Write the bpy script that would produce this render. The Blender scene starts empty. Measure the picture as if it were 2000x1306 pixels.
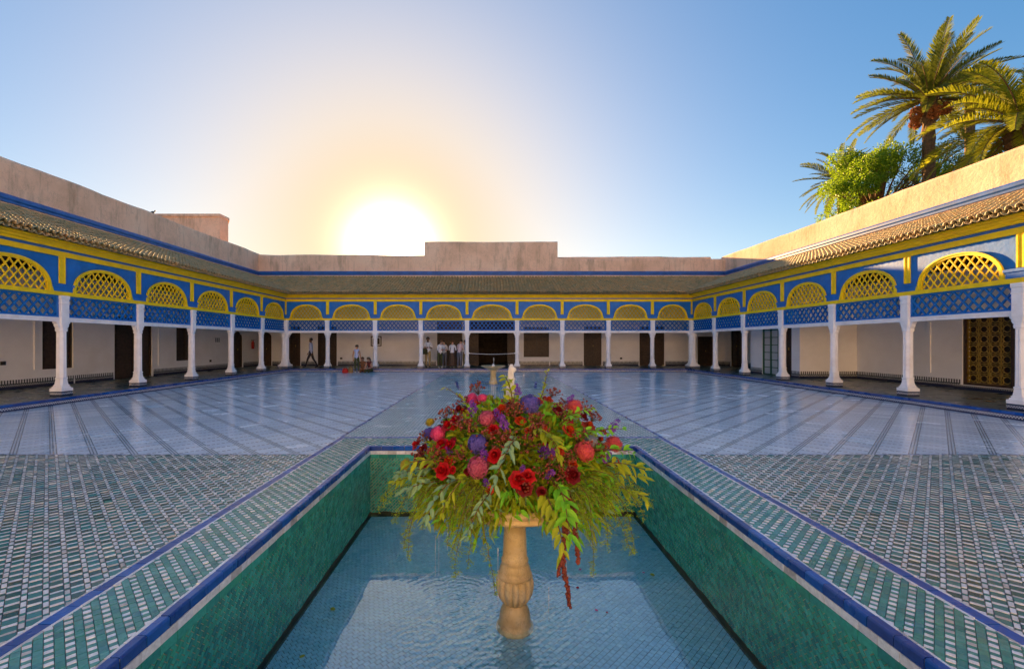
import bpy, bmesh, math, random
from mathutils import Matrix, Vector, Euler, noise as mnoise
R = math.radians
rng = random.Random(7)
scene = bpy.context.scene
COL = scene.collection

# ------------------------------------------------------------------ camera
cam_data = bpy.data.cameras.new('camera')
cam = bpy.data.objects.new('camera', cam_data); COL.objects.link(cam)
cam.location = (0, 0, 1.64); cam.rotation_euler = (R(90), 0, 0)
cam_data.sensor_width = 36; cam_data.lens = 870 / 2000 * 36
cam_data.shift_x = 0.019; cam_data.shift_y = 0.0085
cam_data.clip_start = 0.05; cam_data.clip_end = 3000
scene.camera = cam

# ------------------------------------------------------------------ light
SUN_EL, SUN_AZ = R(11.6), R(-12.8)          # azimuth from +Y towards +X
SUN = Vector((math.sin(SUN_AZ) * math.cos(SUN_EL), math.cos(SUN_AZ) * math.cos(SUN_EL), math.sin(SUN_EL)))
world = bpy.data.worlds.new('World'); scene.world = world; world.use_nodes = True
wn = world.node_tree; wn.nodes.clear()
w_out = wn.nodes.new('ShaderNodeOutputWorld')
w_bg = wn.nodes.new('ShaderNodeBackground'); w_bg.inputs['Strength'].default_value = 0.05
w_sky = wn.nodes.new('ShaderNodeTexSky'); w_sky.sky_type = 'NISHITA'; w_sky.sun_disc = False
w_sky.sun_elevation = SUN_EL; w_sky.sun_rotation = SUN_AZ
w_sky.altitude = 450; w_sky.air_density = 1.0; w_sky.dust_density = 1.2; w_sky.ozone_density = 1.6
w_hsv = wn.nodes.new('ShaderNodeHueSaturation'); w_hsv.inputs['Saturation'].default_value = 1.9; w_hsv.inputs['Value'].default_value = 0.70; w_hsv.inputs['Hue'].default_value = 0.508
w_g = wn.nodes.new('ShaderNodeGamma'); w_g.inputs['Gamma'].default_value = 0.6
wn.links.new(w_sky.outputs[0], w_g.inputs['Color']); wn.links.new(w_g.outputs[0], w_hsv.inputs['Color'])
# the aureole of the low sun: forward scattering that falls off with the angle from the sun
w_tc = wn.nodes.new('ShaderNodeTexCoord')
w_nrm = wn.nodes.new('ShaderNodeVectorMath'); w_nrm.operation = 'NORMALIZE'; wn.links.new(w_tc.outputs['Generated'], w_nrm.inputs[0])
w_dot = wn.nodes.new('ShaderNodeVectorMath'); w_dot.operation = 'DOT_PRODUCT'
wn.links.new(w_nrm.outputs[0], w_dot.inputs[0]); w_dot.inputs[1].default_value = SUN
def wmath(op, a, b=None):
    n = wn.nodes.new('ShaderNodeMath'); n.operation = op
    for i, x in enumerate((a, b)):
        if x is None: continue
        if isinstance(x, (int, float)): n.inputs[i].default_value = x
        else: wn.links.new(x, n.inputs[i])
    return n.outputs[0]
w_ang = wmath('ARCCOSINE', wmath('MINIMUM', w_dot.outputs['Value'], 0.99999))
w_last = w_hsv.outputs[0]
def w_gauss(width, power=2.0): return wmath('EXPONENT', wmath('MULTIPLY', wmath('POWER', wmath('DIVIDE', w_ang, width), power), -1.0))
def w_mix(f, colr, blend='MIX'):
    global w_last
    mx = wn.nodes.new('ShaderNodeMix'); mx.data_type = 'RGBA'; mx.blend_type = blend; mx.clamp_factor = False; mx.clamp_result = False
    wn.links.new(f, mx.inputs['Factor']); wn.links.new(w_last, mx.inputs['A']); mx.inputs['B'].default_value = (*colr, 1); w_last = mx.outputs['Result']
U = 2.1                                                 # radiance of display white at this exposure, in sky units
w_mix(wmath('MULTIPLY', w_gauss(0.46, 2.0), 0.88), (0.68 * U, 0.63 * U, 0.64 * U))
w_mix(wmath('MULTIPLY', w_gauss(0.25, 2.0), 0.95), (0.98 * U, 0.70 * U, 0.36 * U))
w_mix(wmath('MULTIPLY', w_gauss(0.082, 2.0), 1.0), (2.6 * U, 2.4 * U, 1.7 * U), 'ADD')
w_mix(wmath('MULTIPLY', w_gauss(0.045, 2.0), 14.0), (1.0 * U, 0.85 * U, 0.55 * U), 'ADD')
wn.links.new(w_last, w_bg.inputs['Color']); wn.links.new(w_bg.outputs[0], w_out.inputs[0])
sun_d = bpy.data.lights.new('sun', 'SUN'); sun_d.energy = 2.25; sun_d.angle = R(0.53); sun_d.color = (1.0, 0.57, 0.21)
sun = bpy.data.objects.new('sun', sun_d); COL.objects.link(sun)
sun.rotation_euler = (-SUN).to_track_quat('-Z', 'Y').to_euler(); sun.location = SUN * 60
scene.view_settings.view_transform = 'Standard'; scene.view_settings.look = 'None'
scene.view_settings.gamma = 1; scene.view_settings.exposure = 3.38
try: scene.view_settings.use_curve_mapping = False
except Exception: pass
scene.render.engine = 'CYCLES'
scene.cycles.max_bounces = 10; scene.cycles.diffuse_bounces = 7; scene.cycles.transparent_max_bounces = 16
scene.cycles.caustics_reflective = False; scene.cycles.caustics_refractive = False
scene.cycles.sample_clamp_indirect = 6.0
scene.cycles.use_denoising = True

# ------------------------------------------------------------------ helpers: objects
I4 = Matrix.Identity(4)
W = {}
def link(name, data, parent=None, m=None):
    o = bpy.data.objects.new(name, data); COL.objects.link(o)
    m = m if m is not None else I4.copy()
    o.matrix_basis = m; W[o.name] = m
    if parent is not None:
        o.parent = parent; o.matrix_parent_inverse = W[parent.name].inverted()
    return o
def tag(o, label=None, cat=None, group=None, kind=None):
    if label: o['label'] = label
    if cat: o['category'] = cat
    if group: o['group'] = group
    if kind: o['kind'] = kind
    return o
def thing(name, label, cat, loc=(0, 0, 0), group=None):
    o = link(name, None, None, Matrix.Translation(loc)); o.empty_display_size = 0.2
    return tag(o, label, cat, group)

class MB:
    def __init__(s): s.v = []; s.f = []; s.m = []
    def add(s, vs, fs, m=0):
        b = len(s.v); s.v.extend(tuple(p) for p in vs)
        for f in fs: s.f.append(tuple(b + i for i in f)); s.m.append(m)
    def box(s, x0, x1, y0, y1, z0, z1, T=None, m=0):
        vs = [(x, y, z) for z in (z0, z1) for y in (y0, y1) for x in (x0, x1)]
        if T: vs = [T(*p) for p in vs]
        s.add(vs, [(0, 2, 3, 1), (4, 5, 7, 6), (0, 1, 5, 4), (2, 6, 7, 3), (0, 4, 6, 2), (1, 3, 7, 5)], m)
    def prism(s, prof, s0, s1, T, m=0, cap=True):      # profile (t,z) swept along s
        n = len(prof)
        vs = [T(s0, t, z) for t, z in prof] + [T(s1, t, z) for t, z in prof]
        fs = [(i, (i + 1) % n, n + (i + 1) % n, n + i) for i in range(n)]
        if cap: fs += [tuple(range(n - 1, -1, -1)), tuple(range(n, 2 * n))]
        s.add(vs, fs, m)
    def lathe(s, prof, seg=24, c=(0, 0, 0), m=0, rfun=None, cap=True):
        b = len(s.v); n = len(prof)
        for i, (r, z) in enumerate(prof):
            for k in range(seg):
                a = 2 * math.pi * k / seg
                rr = r * (rfun(a, z, i) if rfun else 1)
                s.v.append((c[0] + rr * math.cos(a), c[1] + rr * math.sin(a), c[2] + z))
        for i in range(n - 1):
            for k in range(seg):
                k2 = (k + 1) % seg
                s.f.append((b + i * seg + k, b + i * seg + k2, b + (i + 1) * seg + k2, b + (i + 1) * seg + k)); s.m.append(m)
        if cap:
            s.f.append(tuple(b + k for k in range(seg - 1, -1, -1))); s.m.append(m)
            s.f.append(tuple(b + (n - 1) * seg + k for k in range(seg))); s.m.append(m)
    def tube(s, pts, rad, seg=6, m=0, cap=True):
        pts = [Vector(p) for p in pts]; n = len(pts); b = len(s.v)
        rs = rad if isinstance(rad, (list, tuple)) else [rad] * n
        for i, p in enumerate(pts):
            d = (pts[min(i + 1, n - 1)] - pts[max(i - 1, 0)])
            if d.length < 1e-9: d = Vector((0, 0, 1))
            d.normalize()
            up = Vector((0, 0, 1)) if abs(d.z) < 0.9 else Vector((1, 0, 0))
            x = d.cross(up).normalized(); y = d.cross(x)
            for k in range(seg):
                a = 2 * math.pi * k / seg
                s.v.append(tuple(p + (x * math.cos(a) + y * math.sin(a)) * rs[i]))
        for i in range(n - 1):
            for k in range(seg):
                k2 = (k + 1) % seg
                s.f.append((b + i * seg + k, b + i * seg + k2, b + (i + 1) * seg + k2, b + (i + 1) * seg + k)); s.m.append(m)
        if cap:
            s.f.append(tuple(b + k for k in range(seg - 1, -1, -1))); s.m.append(m)
            s.f.append(tuple(b + (n - 1) * seg + k for k in range(seg))); s.m.append(m)
    def ball(s, c, r, m=0, seg=8, rings=5, sc=(1, 1, 1)):
        prof = []
        for i in range(rings + 1):
            a = -math.pi / 2 + math.pi * i / rings
            prof.append((max(0.02, math.cos(a)) * r, math.sin(a) * r))
        b = len(s.v); s.lathe(prof, seg, (0, 0, 0), m)
        for i in range(b, len(s.v)):
            p = s.v[i]; s.v[i] = (c[0] + p[0] * sc[0], c[1] + p[1] * sc[1], c[2] + p[2] * sc[2])
    def mesh(s, name, mats, smooth=False):
        me = bpy.data.meshes.new(name); me.from_pydata(s.v, [], s.f)
        for mt in (mats if isinstance(mats, (list, tuple)) else [mats]): me.materials.append(mt)
        if any(s.m): me.polygons.foreach_set('material_index', s.m)
        if smooth: me.polygons.foreach_set('use_smooth', [True] * len(s.f))
        me.update(); return me
    def build(s, name, mats, parent=None, m=None, smooth=False):
        return link(name, s.mesh(name, mats, smooth), parent, m)
def structure(o): o['kind'] = 'structure'; return o

# ------------------------------------------------------------------ helpers: materials
class NT:
    def __init__(s, name):
        s.mat = bpy.data.materials.new(name); s.mat.use_nodes = True; s.t = s.mat.node_tree
        s.b = s.t.nodes['Principled BSDF']; s.out = s.t.nodes['Material Output']
    def n(s, kind, **kw):
        nd = s.t.nodes.new(kind)
        for k, v in kw.items(): setattr(nd, k, v)
        return nd
    def put(s, sock, x):
        if isinstance(x, bpy.types.NodeSocket): s.t.links.new(x, sock)
        elif isinstance(x, (tuple, list)) and len(x) == 3 and len(sock.default_value) == 4: sock.default_value = (*x, 1)
        else: sock.default_value = x
    def m(s, op, a, b=None, c=None):
        nd = s.n('ShaderNodeMath', operation=op)
        for i, x in enumerate((a, b, c)):
            if x is not None: s.put(nd.inputs[i], x)
        return nd.outputs[0]
    def mix(s, f, a, b, blend='MIX'):
        nd = s.n('ShaderNodeMix', data_type='RGBA', blend_type=blend)
        s.put(nd.inputs['Factor'], f); s.put(nd.inputs['A'], a); s.put(nd.inputs['B'], b)
        return nd.outputs['Result']
    def pos(s):
        if not hasattr(s, '_p'): s._p = s.n('ShaderNodeNewGeometry')
        return s._p.outputs['Position']
    def island(s):
        s.pos(); oi = s.n('ShaderNodeObjectInfo')
        return s.m('FRACT', s.m('ADD', s._p.outputs['Random Per Island'], oi.outputs['Random']))
    def xyz(s):
        nd = s.n('ShaderNodeSeparateXYZ'); s.t.links.new(s.pos(), nd.inputs[0]); return nd.outputs
    def noise(s, scale, detail=3.0, rough=0.55, vec=None, color=False):
        nd = s.n('ShaderNodeTexNoise'); s.put(nd.inputs['Vector'], vec if vec is not None else s.pos())
        nd.inputs['Scale'].default_value = scale; nd.inputs['Detail'].default_value = detail; nd.inputs['Roughness'].default_value = rough
        return nd.outputs['Color' if color else 'Fac']
    def ramp(s, f, stops):
        nd = s.n('ShaderNodeValToRGB'); s.put(nd.inputs[0], f); el = nd.color_ramp.elements
        while len(el) < len(stops): el.new(0.5)
        for e, (p, c) in zip(el, stops): e.position = p; e.color = (*c, 1) if len(c) == 3 else c
        return nd.outputs[0]
    def vscale(s, v):
        nd = s.n('ShaderNodeVectorMath', operation='MULTIPLY'); s.t.links.new(s.pos(), nd.inputs[0]); nd.inputs[1].default_value = v
        return nd.outputs[0]
    def bump(s, h, strength=0.3, dist=0.01):
        nd = s.n('ShaderNodeBump'); nd.inputs['Strength'].default_value = strength; nd.inputs['Distance'].default_value = dist
        s.put(nd.inputs['Height'], h); s.t.links.new(nd.outputs[0], s.b.inputs['Normal'])
    def base(s, c, rough=0.5, spec=0.5):
        s.put(s.b.inputs['Base Color'], c); s.put(s.b.inputs['Roughness'], rough); s.put(s.b.inputs['Specular IOR Level'], spec)
        return s

def hexc(h):                      # sRGB hex to linear
    h = h.lstrip('#'); r = []
    for i in (0, 2, 4):
        c = int(h[i:i + 2], 16) / 255
        r.append(c / 12.92 if c <= 0.04045 else ((c + 0.055) / 1.055) ** 2.4)
    return tuple(r)
def mul(c, k): return tuple(min(1, x * k) for x in c)

def simple(name, c, rough=0.5, spec=0.4, scale=6.0, amt=0.2, bump=0.0, rand=0.0, bscale=None, dirt=None):
    t = NT(name)
    f = t.ramp(t.noise(scale, 5, 0.6), [(0.3, mul(c, 1 - amt)), (0.7, mul(c, 1 + amt))])
    if rand:
        f = t.mix(t.island(), t.mix(1.0, f, (1 - rand,) * 3, 'MULTIPLY'), f)
    if dirt:
        f = t.mix(t.ramp(t.noise(scale * 0.35, 6, 0.7), [(0.52, (0, 0, 0)), (0.72, (dirt[1],) * 3)]), f, dirt[0])
    t.base(f, rough, spec)
    if bump: t.bump(t.noise(bscale or scale * 6, 4), bump, 0.01)
    return t.mat

def leafmat(name, c, c2, trans=0.45, rough=0.45):
    t = NT(name)
    col = t.mix(t.island(), c, c2)
    col = t.mix(t.noise(7.0, 3), mul(c, 0.75), col)
    t.base(col, rough, 0.35)
    tr = t.n('ShaderNodeBsdfTranslucent'); t.put(tr.inputs[0], t.mix(0.25, col, (0.42, 0.55, 0.04)))
    ms = t.n('ShaderNodeMixShader'); ms.inputs[0].default_value = trans
    t.t.links.new(t.b.outputs[0], ms.inputs[1]); t.t.links.new(tr.outputs[0], ms.inputs[2]); t.t.links.new(ms.outputs[0], t.out.inputs[0])
    return t.mat

def tilemat(name, cols, rough=0.22, spec=0.55, stain=None, nsc=30):
    t = NT(name)
    n = len(cols)
    c = t.ramp(t.island(), [(i / max(1, n - 1) if n > 1 else 0, x) for i, x in enumerate(cols)])
    c = t.mix(1.0, c, t.ramp(t.noise(nsc, 4, 0.65), [(0.25, (0.72,) * 3), (0.75, (1.15,) * 3)]), 'MULTIPLY')
    if stain:
        c = t.mix(t.ramp(t.noise(1.7, 5, 0.65), [(0.55, (0, 0, 0)), (0.75, (stain[1],) * 3)]), c, stain[0])
    r = t.ramp(t.noise(3.0, 3), [(0.3, (rough * 0.7,) * 3), (0.7, (rough * 1.4,) * 3)])
    t.base(c, r, spec); t.bump(t.noise(nsc * 1.3, 3), 0.12, 0.004)
    return t.mat

MT = {}
MT['plaster'] = simple('white_plaster', (0.84, 0.83, 0.86), 0.75, 0.25, 1.2, 0.05, 0.12, bscale=14, dirt=((0.55, 0.5, 0.46), 0.25))
MT['column'] = simple('white_column_paint', (0.88, 0.87, 0.89), 0.5, 0.35, 5, 0.06, 0.12, bscale=40, dirt=((0.55, 0.46, 0.42), 0.35))
MT['blue'] = simple('cobalt_paint', (0.004, 0.150, 0.54), 0.48, 0.35, 3, 0.2, 0.3, bscale=12, dirt=((0.08, 0.24, 0.55), 0.4))
MT['blue_slat'] = simple('cobalt_slat_paint', (0.005, 0.155, 0.54), 0.4, 0.4, 5, 0.14, 0.1, rand=0.15)
MT['yellow'] = simple('yellow_paint', (0.92, 0.64, 0.006), 0.5, 0.3, 4, 0.14, 0.3, bscale=14, dirt=((0.62, 0.40, 0.06), 0.4))
MT['yellow_slat'] = simple('yellow_slat_paint', (0.92, 0.62, 0.008), 0.42, 0.35, 6, 0.12, 0.1, rand=0.12)
MT['band'] = simple('blue_band_paint', (0.012, 0.10, 0.40), 0.35, 0.5, 3, 0.25, 0.15)
MT['wood'] = simple('dark_wood', (0.055, 0.032, 0.02), 0.5, 0.4, 9, 0.4, 0.25, rand=0.2)
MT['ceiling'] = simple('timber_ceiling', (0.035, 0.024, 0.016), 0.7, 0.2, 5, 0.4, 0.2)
MT['dark'] = simple('dark_room', (0.018, 0.014, 0.011), 0.8, 0.2, 3, 0.3)
MT['greenpaint'] = simple('green_door_paint', (0.02, 0.10, 0.05), 0.4, 0.4, 6, 0.2)
MT['brass'] = simple('gilded_grille', (0.30, 0.20, 0.03), 0.4, 0.5, 9, 0.3)
MT['red'] = simple('red_enamel', (0.45, 0.02, 0.015), 0.3, 0.5, 9, 0.1)
MT['black'] = simple('black_plastic', (0.02, 0.02, 0.022), 0.4, 0.4, 9, 0.2)
MT['grass'] = simple('dry_ground', (0.17, 0.13, 0.09), 0.9, 0.1, 0.5, 0.3, 0.2)
# salmon render of the parapets, patchy and water-stained
t = NT('salmon_render')
c = t.ramp(t.noise(0.55, 7, 0.62), [(0.28, (0.72, 0.46, 0.31)), (0.5, (0.88, 0.59, 0.43)), (0.72, (0.92, 0.68, 0.52))])
c = t.mix(t.ramp(t.noise(1.0, 6, 0.7, t.vscale((1.3, 1.3, 0.35))), [(0.52, (0, 0, 0)), (0.66, (0.65,) * 3)]), c, (0.46, 0.31, 0.21))
c = t.mix(t.ramp(t.noise(2.2, 6, 0.75, t.vscale((3.0, 3.0, 0.22))), [(0.55, (0, 0, 0)), (0.70, (0.5,) * 3)]), c, (0.40, 0.27, 0.18))
c = t.mix(t.ramp(t.noise(0.8, 9, 0.8), [(0.495, (0, 0, 0)), (0.50, (0.7,) * 3), (0.505, (0, 0, 0))]), c, (0.25, 0.17, 0.12))
c = t.mix(t.ramp(t.noise(9, 4, 0.7), [(0.62, (0, 0, 0)), (0.74, (0.35,) * 3)]), c, (0.28, 0.2, 0.15))
t.base(c, 0.85, 0.15); t.bump(t.noise(7, 6, 0.65), 0.4, 0.04); MT['salmon'] = t.mat
# glazed barrel tiles
t = NT('glazed_roof_tile')
c = t.ramp(t.island(), [(0, (0.22, 0.22, 0.10)), (0.3, (0.40, 0.30, 0.15)), (0.55, (0.46, 0.29, 0.11)), (0.8, (0.24, 0.27, 0.16)), (1, (0.58, 0.38, 0.18))])
c = t.mix(t.ramp(t.noise(9, 5, 0.65), [(0.45, (0, 0, 0)), (0.65, (0.75,) * 3)]), c, (0.56, 0.36, 0.16))
t.base(c, 0.48, 0.35); t.bump(t.noise(40, 3), 0.25, 0.01); MT['rooftile'] = t.mat
# glazed floor tiles
MT['t_green'] = tilemat('green_zellige', [(0.0134, 0.1231, 0.1242), (0.0223, 0.197, 0.1987), (0.0334, 0.2462, 0.2484), (0.0164, 0.1477, 0.1408), (0.0089, 0.0923, 0.0994), (0.09, 0.19, 0.17)], 0.2, 0.5, ((0.16, 0.13, 0.03), 0.16))
MT['t_lgreen'] = tilemat('pale_green_zellige', [(0.052, 0.2796, 0.2399), (0.0832, 0.3282, 0.2892), (0.0364, 0.2066, 0.1975), (0.0624, 0.2917, 0.2257), (0.0468, 0.2309, 0.2539)], 0.24, 0.5, ((0.22, 0.17, 0.03), 0.45))
MT['t_white'] = tilemat('white_zellige', [(0.7392, 0.7804, 0.8624), (0.8512, 0.88, 0.88), (0.6944, 0.6989, 0.7146), (0.88, 0.88, 0.88), (0.46, 0.44, 0.42)], 0.25, 0.45)
MT['t_blue'] = tilemat('cobalt_edging', [(0.0084, 0.045, 0.25), (0.014, 0.0975, 0.425), (0.0245, 0.06, 0.275), (0.0084, 0.075, 0.35), (0.0126, 0.1125, 0.475)], 0.28, 0.5, nsc=18)
MT['t_wall'] = tilemat('dark_green_zellige', [(0.0315, 0.2943, 0.2219), (0.0567, 0.4513, 0.3251), (0.0251, 0.2159, 0.1913), (0.0441, 0.3924, 0.2295), (0.0693, 0.4709, 0.3825)], 0.2, 0.5, ((0.05, 0.12, 0.12), 0.5))
MT['t_floor'] = tilemat('blue_grey_zellige', [(0.2, 0.52, 0.66), (0.25, 0.58, 0.72), (0.18, 0.48, 0.61), (0.28, 0.6, 0.72)], 0.3, 0.4, ((0.12, 0.2, 0.18), 0.35))
MT['algae'] = simple('algae_waterline', (0.035, 0.04, 0.018), 0.6, 0.3, 9, 0.5, 0.3)
MT['grout'] = simple('grey_grout', (0.30, 0.27, 0.25), 0.85, 0.2, 20, 0.3)
MT['grout_dark'] = simple('dark_grout', (0.02, 0.025, 0.022), 0.8, 0.2, 12, 0.4)
MT['grout_wall'] = simple('olive_grout', (0.30, 0.32, 0.20), 0.8, 0.2, 4, 0.6)
# ------------------------------------------------------------------ paved surfaces
XC = 0.155                                             # axis of the pool and of the court
PX0, PX1, PY0, PY1 = -1.94, 2.25, 1.34, 7.06           # inner edge of the pool
RX0, RX1, RY0, RY1 = -2.65, 2.96, 0.63, 7.77           # outer edge of its rim
FIELD_Y = 6.54                                         # green field in front, white field beyond
WATER_Z, BED_Z = -1.06, -1.10
LX, RX, BY = -12.10, 11.66, 26.0                       # column lines: left, right, back
GZ = 0.16                                              # gallery floor
EDGE = 0.50                                            # gallery floor reaches this far in front of the columns
YN = 3.0                                               # near end of the side galleries

def fr(t, x, period, off=0.0): return t.m('FRACT', t.m('ADD', t.m('DIVIDE', x, period), 100.0 + off))
def within(t, f, a, b): return t.m('MULTIPLY', t.m('GREATER_THAN', f, a), t.m('LESS_THAN', f, b))
def diag(t):
    x, y, z = t.xyz(); ax = t.m('ABSOLUTE', t.m('SUBTRACT', x, XC))
    k = 1 / math.sqrt(2)
    return t.m('MULTIPLY', t.m('ADD', ax, y), k), t.m('MULTIPLY', t.m('SUBTRACT', ax, y), k)
def cellrand(t, a, b):
    cb = t.n('ShaderNodeCombineXYZ'); t.put(cb.inputs[0], t.m('FLOOR', a)); t.put(cb.inputs[1], t.m('FLOOR', b))
    wnz = t.n('ShaderNodeTexWhiteNoise'); t.t.links.new(cb.outputs[0], wnz.inputs['Vector']); return wnz.outputs['Value']

# white polished field with triple dark lines and dashed cross rows
t = NT('white_marble_paving'); u, v = diag(t)
PV, PU = 0.425, 0.30
fv = fr(t, v, PV); fu = fr(t, u, PU)
r1 = cellrand(t, t.m('ADD', t.m('DIVIDE', v, PV), 100.0), t.m('ADD', t.m('DIVIDE', u, PU), 100.0))
base = t.mix(r1, (0.70, 0.80, 0.90), (0.82, 0.90, 0.95))
base = t.mix(t.ramp(t.noise(1.3, 5, 0.65), [(0.45, (0, 0, 0)), (0.75, (0.5,) * 3)]), base, (0.66, 0.75, 0.88))
band = within(t, fv, 0.0, 0.20)
base = t.mix(t.m('MULTIPLY', band, 0.35), base, (0.36, 0.40, 0.42))
ln = t.m('ADD', t.m('ADD', within(t, fv, 0.0, 0.035), within(t, fv, 0.085, 0.12)), within(t, fv, 0.165, 0.20))
ln = t.m('MULTIPLY', t.m('MINIMUM', ln, 1.0), t.m('ADD', t.m('MULTIPLY', within(t, fr(t, u, 0.055), 0.0, 0.7), 0.55), 0.3))
dash = t.m('MULTIPLY', t.m('MULTIPLY', within(t, fu, 0.0, 0.10), within(t, fr(t, v, 0.07), 0.0, 0.66)), t.m('SUBTRACT', 1.0, band))
thin = t.m('MULTIPLY', t.m('MULTIPLY', within(t, fr(t, u, PU / 3), 0.0, 0.04), t.m('SUBTRACT', 1.0, band)), 0.5)
dk = t.m('MINIMUM', t.m('ADD', t.m('ADD', ln, t.m('MULTIPLY', dash, 0.95)), thin), 1.0)
col = t.mix(dk, base, (0.075, 0.115, 0.14))
rgh = t.ramp(t.noise(0.9, 5, 0.6), [(0.3, (0.10,) * 3), (0.7, (0.24,) * 3)])
t.base(col, t.m('ADD', rgh, t.m('MULTIPLY', r1, 0.08)), 0.95)
hh = t.m('ADD', t.m('MULTIPLY', t.noise(3.0, 4), 0.5), t.m('MULTIPLY', r1, 0.35))
t.bump(hh, 0.06, 0.02); MT['court'] = t.mat

# small green and white tiles of the axial path (too far to pick apart)
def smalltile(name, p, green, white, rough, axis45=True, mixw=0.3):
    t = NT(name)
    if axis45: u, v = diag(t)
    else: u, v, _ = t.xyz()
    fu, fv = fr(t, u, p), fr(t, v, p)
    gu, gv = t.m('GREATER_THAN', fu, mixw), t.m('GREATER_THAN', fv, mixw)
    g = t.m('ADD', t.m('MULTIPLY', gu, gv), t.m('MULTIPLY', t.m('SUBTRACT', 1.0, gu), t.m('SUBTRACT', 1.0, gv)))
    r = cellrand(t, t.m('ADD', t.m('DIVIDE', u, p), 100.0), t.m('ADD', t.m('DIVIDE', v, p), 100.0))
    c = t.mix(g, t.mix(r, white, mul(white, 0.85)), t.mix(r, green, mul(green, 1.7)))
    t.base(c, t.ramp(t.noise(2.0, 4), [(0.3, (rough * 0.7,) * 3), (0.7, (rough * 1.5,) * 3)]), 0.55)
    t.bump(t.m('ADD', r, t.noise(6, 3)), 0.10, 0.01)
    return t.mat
MT['path'] = smalltile('path_zellige', 0.10, (0.20, 0.33, 0.30), (0.80, 0.82, 0.85), 0.2)
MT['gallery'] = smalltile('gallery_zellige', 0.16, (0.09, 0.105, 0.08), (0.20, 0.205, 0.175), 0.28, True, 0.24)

# blue and white checker riser, stepped dado, plinths
def banded(name, z0, stripes):
    """stripes: list of (z_from, z_to, colour or ('check', cell, c1, c2) or ('comb', pitch, c1, c2))"""
    t = NT(name); x, y, z = t.xyz(); s = t.m('ADD', x, y); zz = t.m('SUBTRACT', z, z0)
    col = None
    for a, b, c in stripes:
        if c[0] == 'check':
            ga = t.m('GREATER_THAN', fr(t, s, c[1]), 0.45); gb = t.m('GREATER_THAN', fr(t, zz, c[1]), 0.5)
            cc = t.mix(t.m('ABSOLUTE', t.m('SUBTRACT', ga, gb)), c[2], c[3])
        elif c[0] == 'comb':
            cc = t.mix(t.m('GREATER_THAN', fr(t, s, c[1]), 0.5), c[2], c[3])
        else: cc = c
        if col is None: col = t.mix(0.0, cc, cc)
        else: col = t.mix(within(t, zz, a, b), col, cc)
    col = t.mix(1.0, col, t.ramp(t.noise(12, 4), [(0.3, (0.75,) * 3), (0.7, (1.1,) * 3)]), 'MULTIPLY')
    t.base(col, 0.3, 0.5); t.bump(t.noise(30, 3), 0.1, 0.004)
    return t.mat
NAVY = (0.012, 0.022, 0.09); WHT = (0.72, 0.72, 0.74)
MT['riser'] = banded('riser_tiles', 0.0, [(0, 1, NAVY), (0.035, 0.095, ('check', 0.06, NAVY, WHT)), (0.095, 0.2, (0.01, 0.035, 0.20))])
MT['plinth'] = banded('plinth_tiles', GZ, [(0, 1, (0.02, 0.025, 0.06)), (0.055, 0.105, ('check', 0.05, NAVY, WHT)), (0.105, 0.2, (0.015, 0.03, 0.10))])
MT['dado'] = banded('dado_tiles', GZ, [(0, 1, WHT), (0.0, 0.09, (0.015, 0.02, 0.06)), (0.09, 0.15, ('check', 0.06, (0.02, 0.03, 0.05), (0.5, 0.5, 0.5))), (0.15, 0.185, (0.03, 0.05, 0.06)), (0.185, 0.30, ('comb', 0.085, (0.04, 0.05, 0.06), WHT))])

# ---- ground sheet beyond the palace walls
mb = MB(); mb.add([(-900, -900, -1.7), (900, -900, -1.7), (900, 900, -1.7), (-900, 900, -1.7)], [(0, 1, 2, 3)])
structure(mb.build('ground', MT['grass']))

# ---- court floor: white field, bed of the green field
mb = MB()
def quad(x0, x1, y0, y1, z, m):
    mb.add([(x0, y0, z), (x1, y0, z), (x1, y1, z), (x0, y1, z)], [(0, 1, 2, 3)], m)
cx0, cx1, cy1 = LX + EDGE, RX - EDGE, BY - EDGE
for x0, x1 in ((cx0 - 0.2, RX0 - 0.02), (RX1 + 0.02, cx1 + 0.2)):
    quad(x0, x1, FIELD_Y + 0.045, cy1 + 0.2, 0.0, 0)
    quad(x0, x1, -24.0, FIELD_Y, -0.004, 1)
    quad(x0, x1, FIELD_Y, FIELD_Y + 0.045, 0.001, 2)
quad(RX0 - 0.02, RX1 + 0.02, -24.0, RY0, -0.004, 1)
court = structure(mb.build('courtyard_floor', [MT['court'], MT['grout'], MT['t_blue']]))
# ---- axial path with dark blue border lines
mb = MB()
quad(RX0 + 0.035, RX1 - 0.035, RY1 + 0.04, cy1 + 0.2, 0.0, 0)
quad(RX0 - 0.02, RX0 + 0.035, RY1 + 0.04, cy1 + 0.2, 0.001, 1); quad(RX1 - 0.035, RX1 + 0.02, RY1 + 0.04, cy1 + 0.2, 0.001, 1)
quad(RX0 - 0.02, RX1 + 0.02, RY1, RY1 + 0.04, 0.001, 1)
structure(mb.build('central_path', [MT['path'], MT['t_blue']]))

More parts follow.
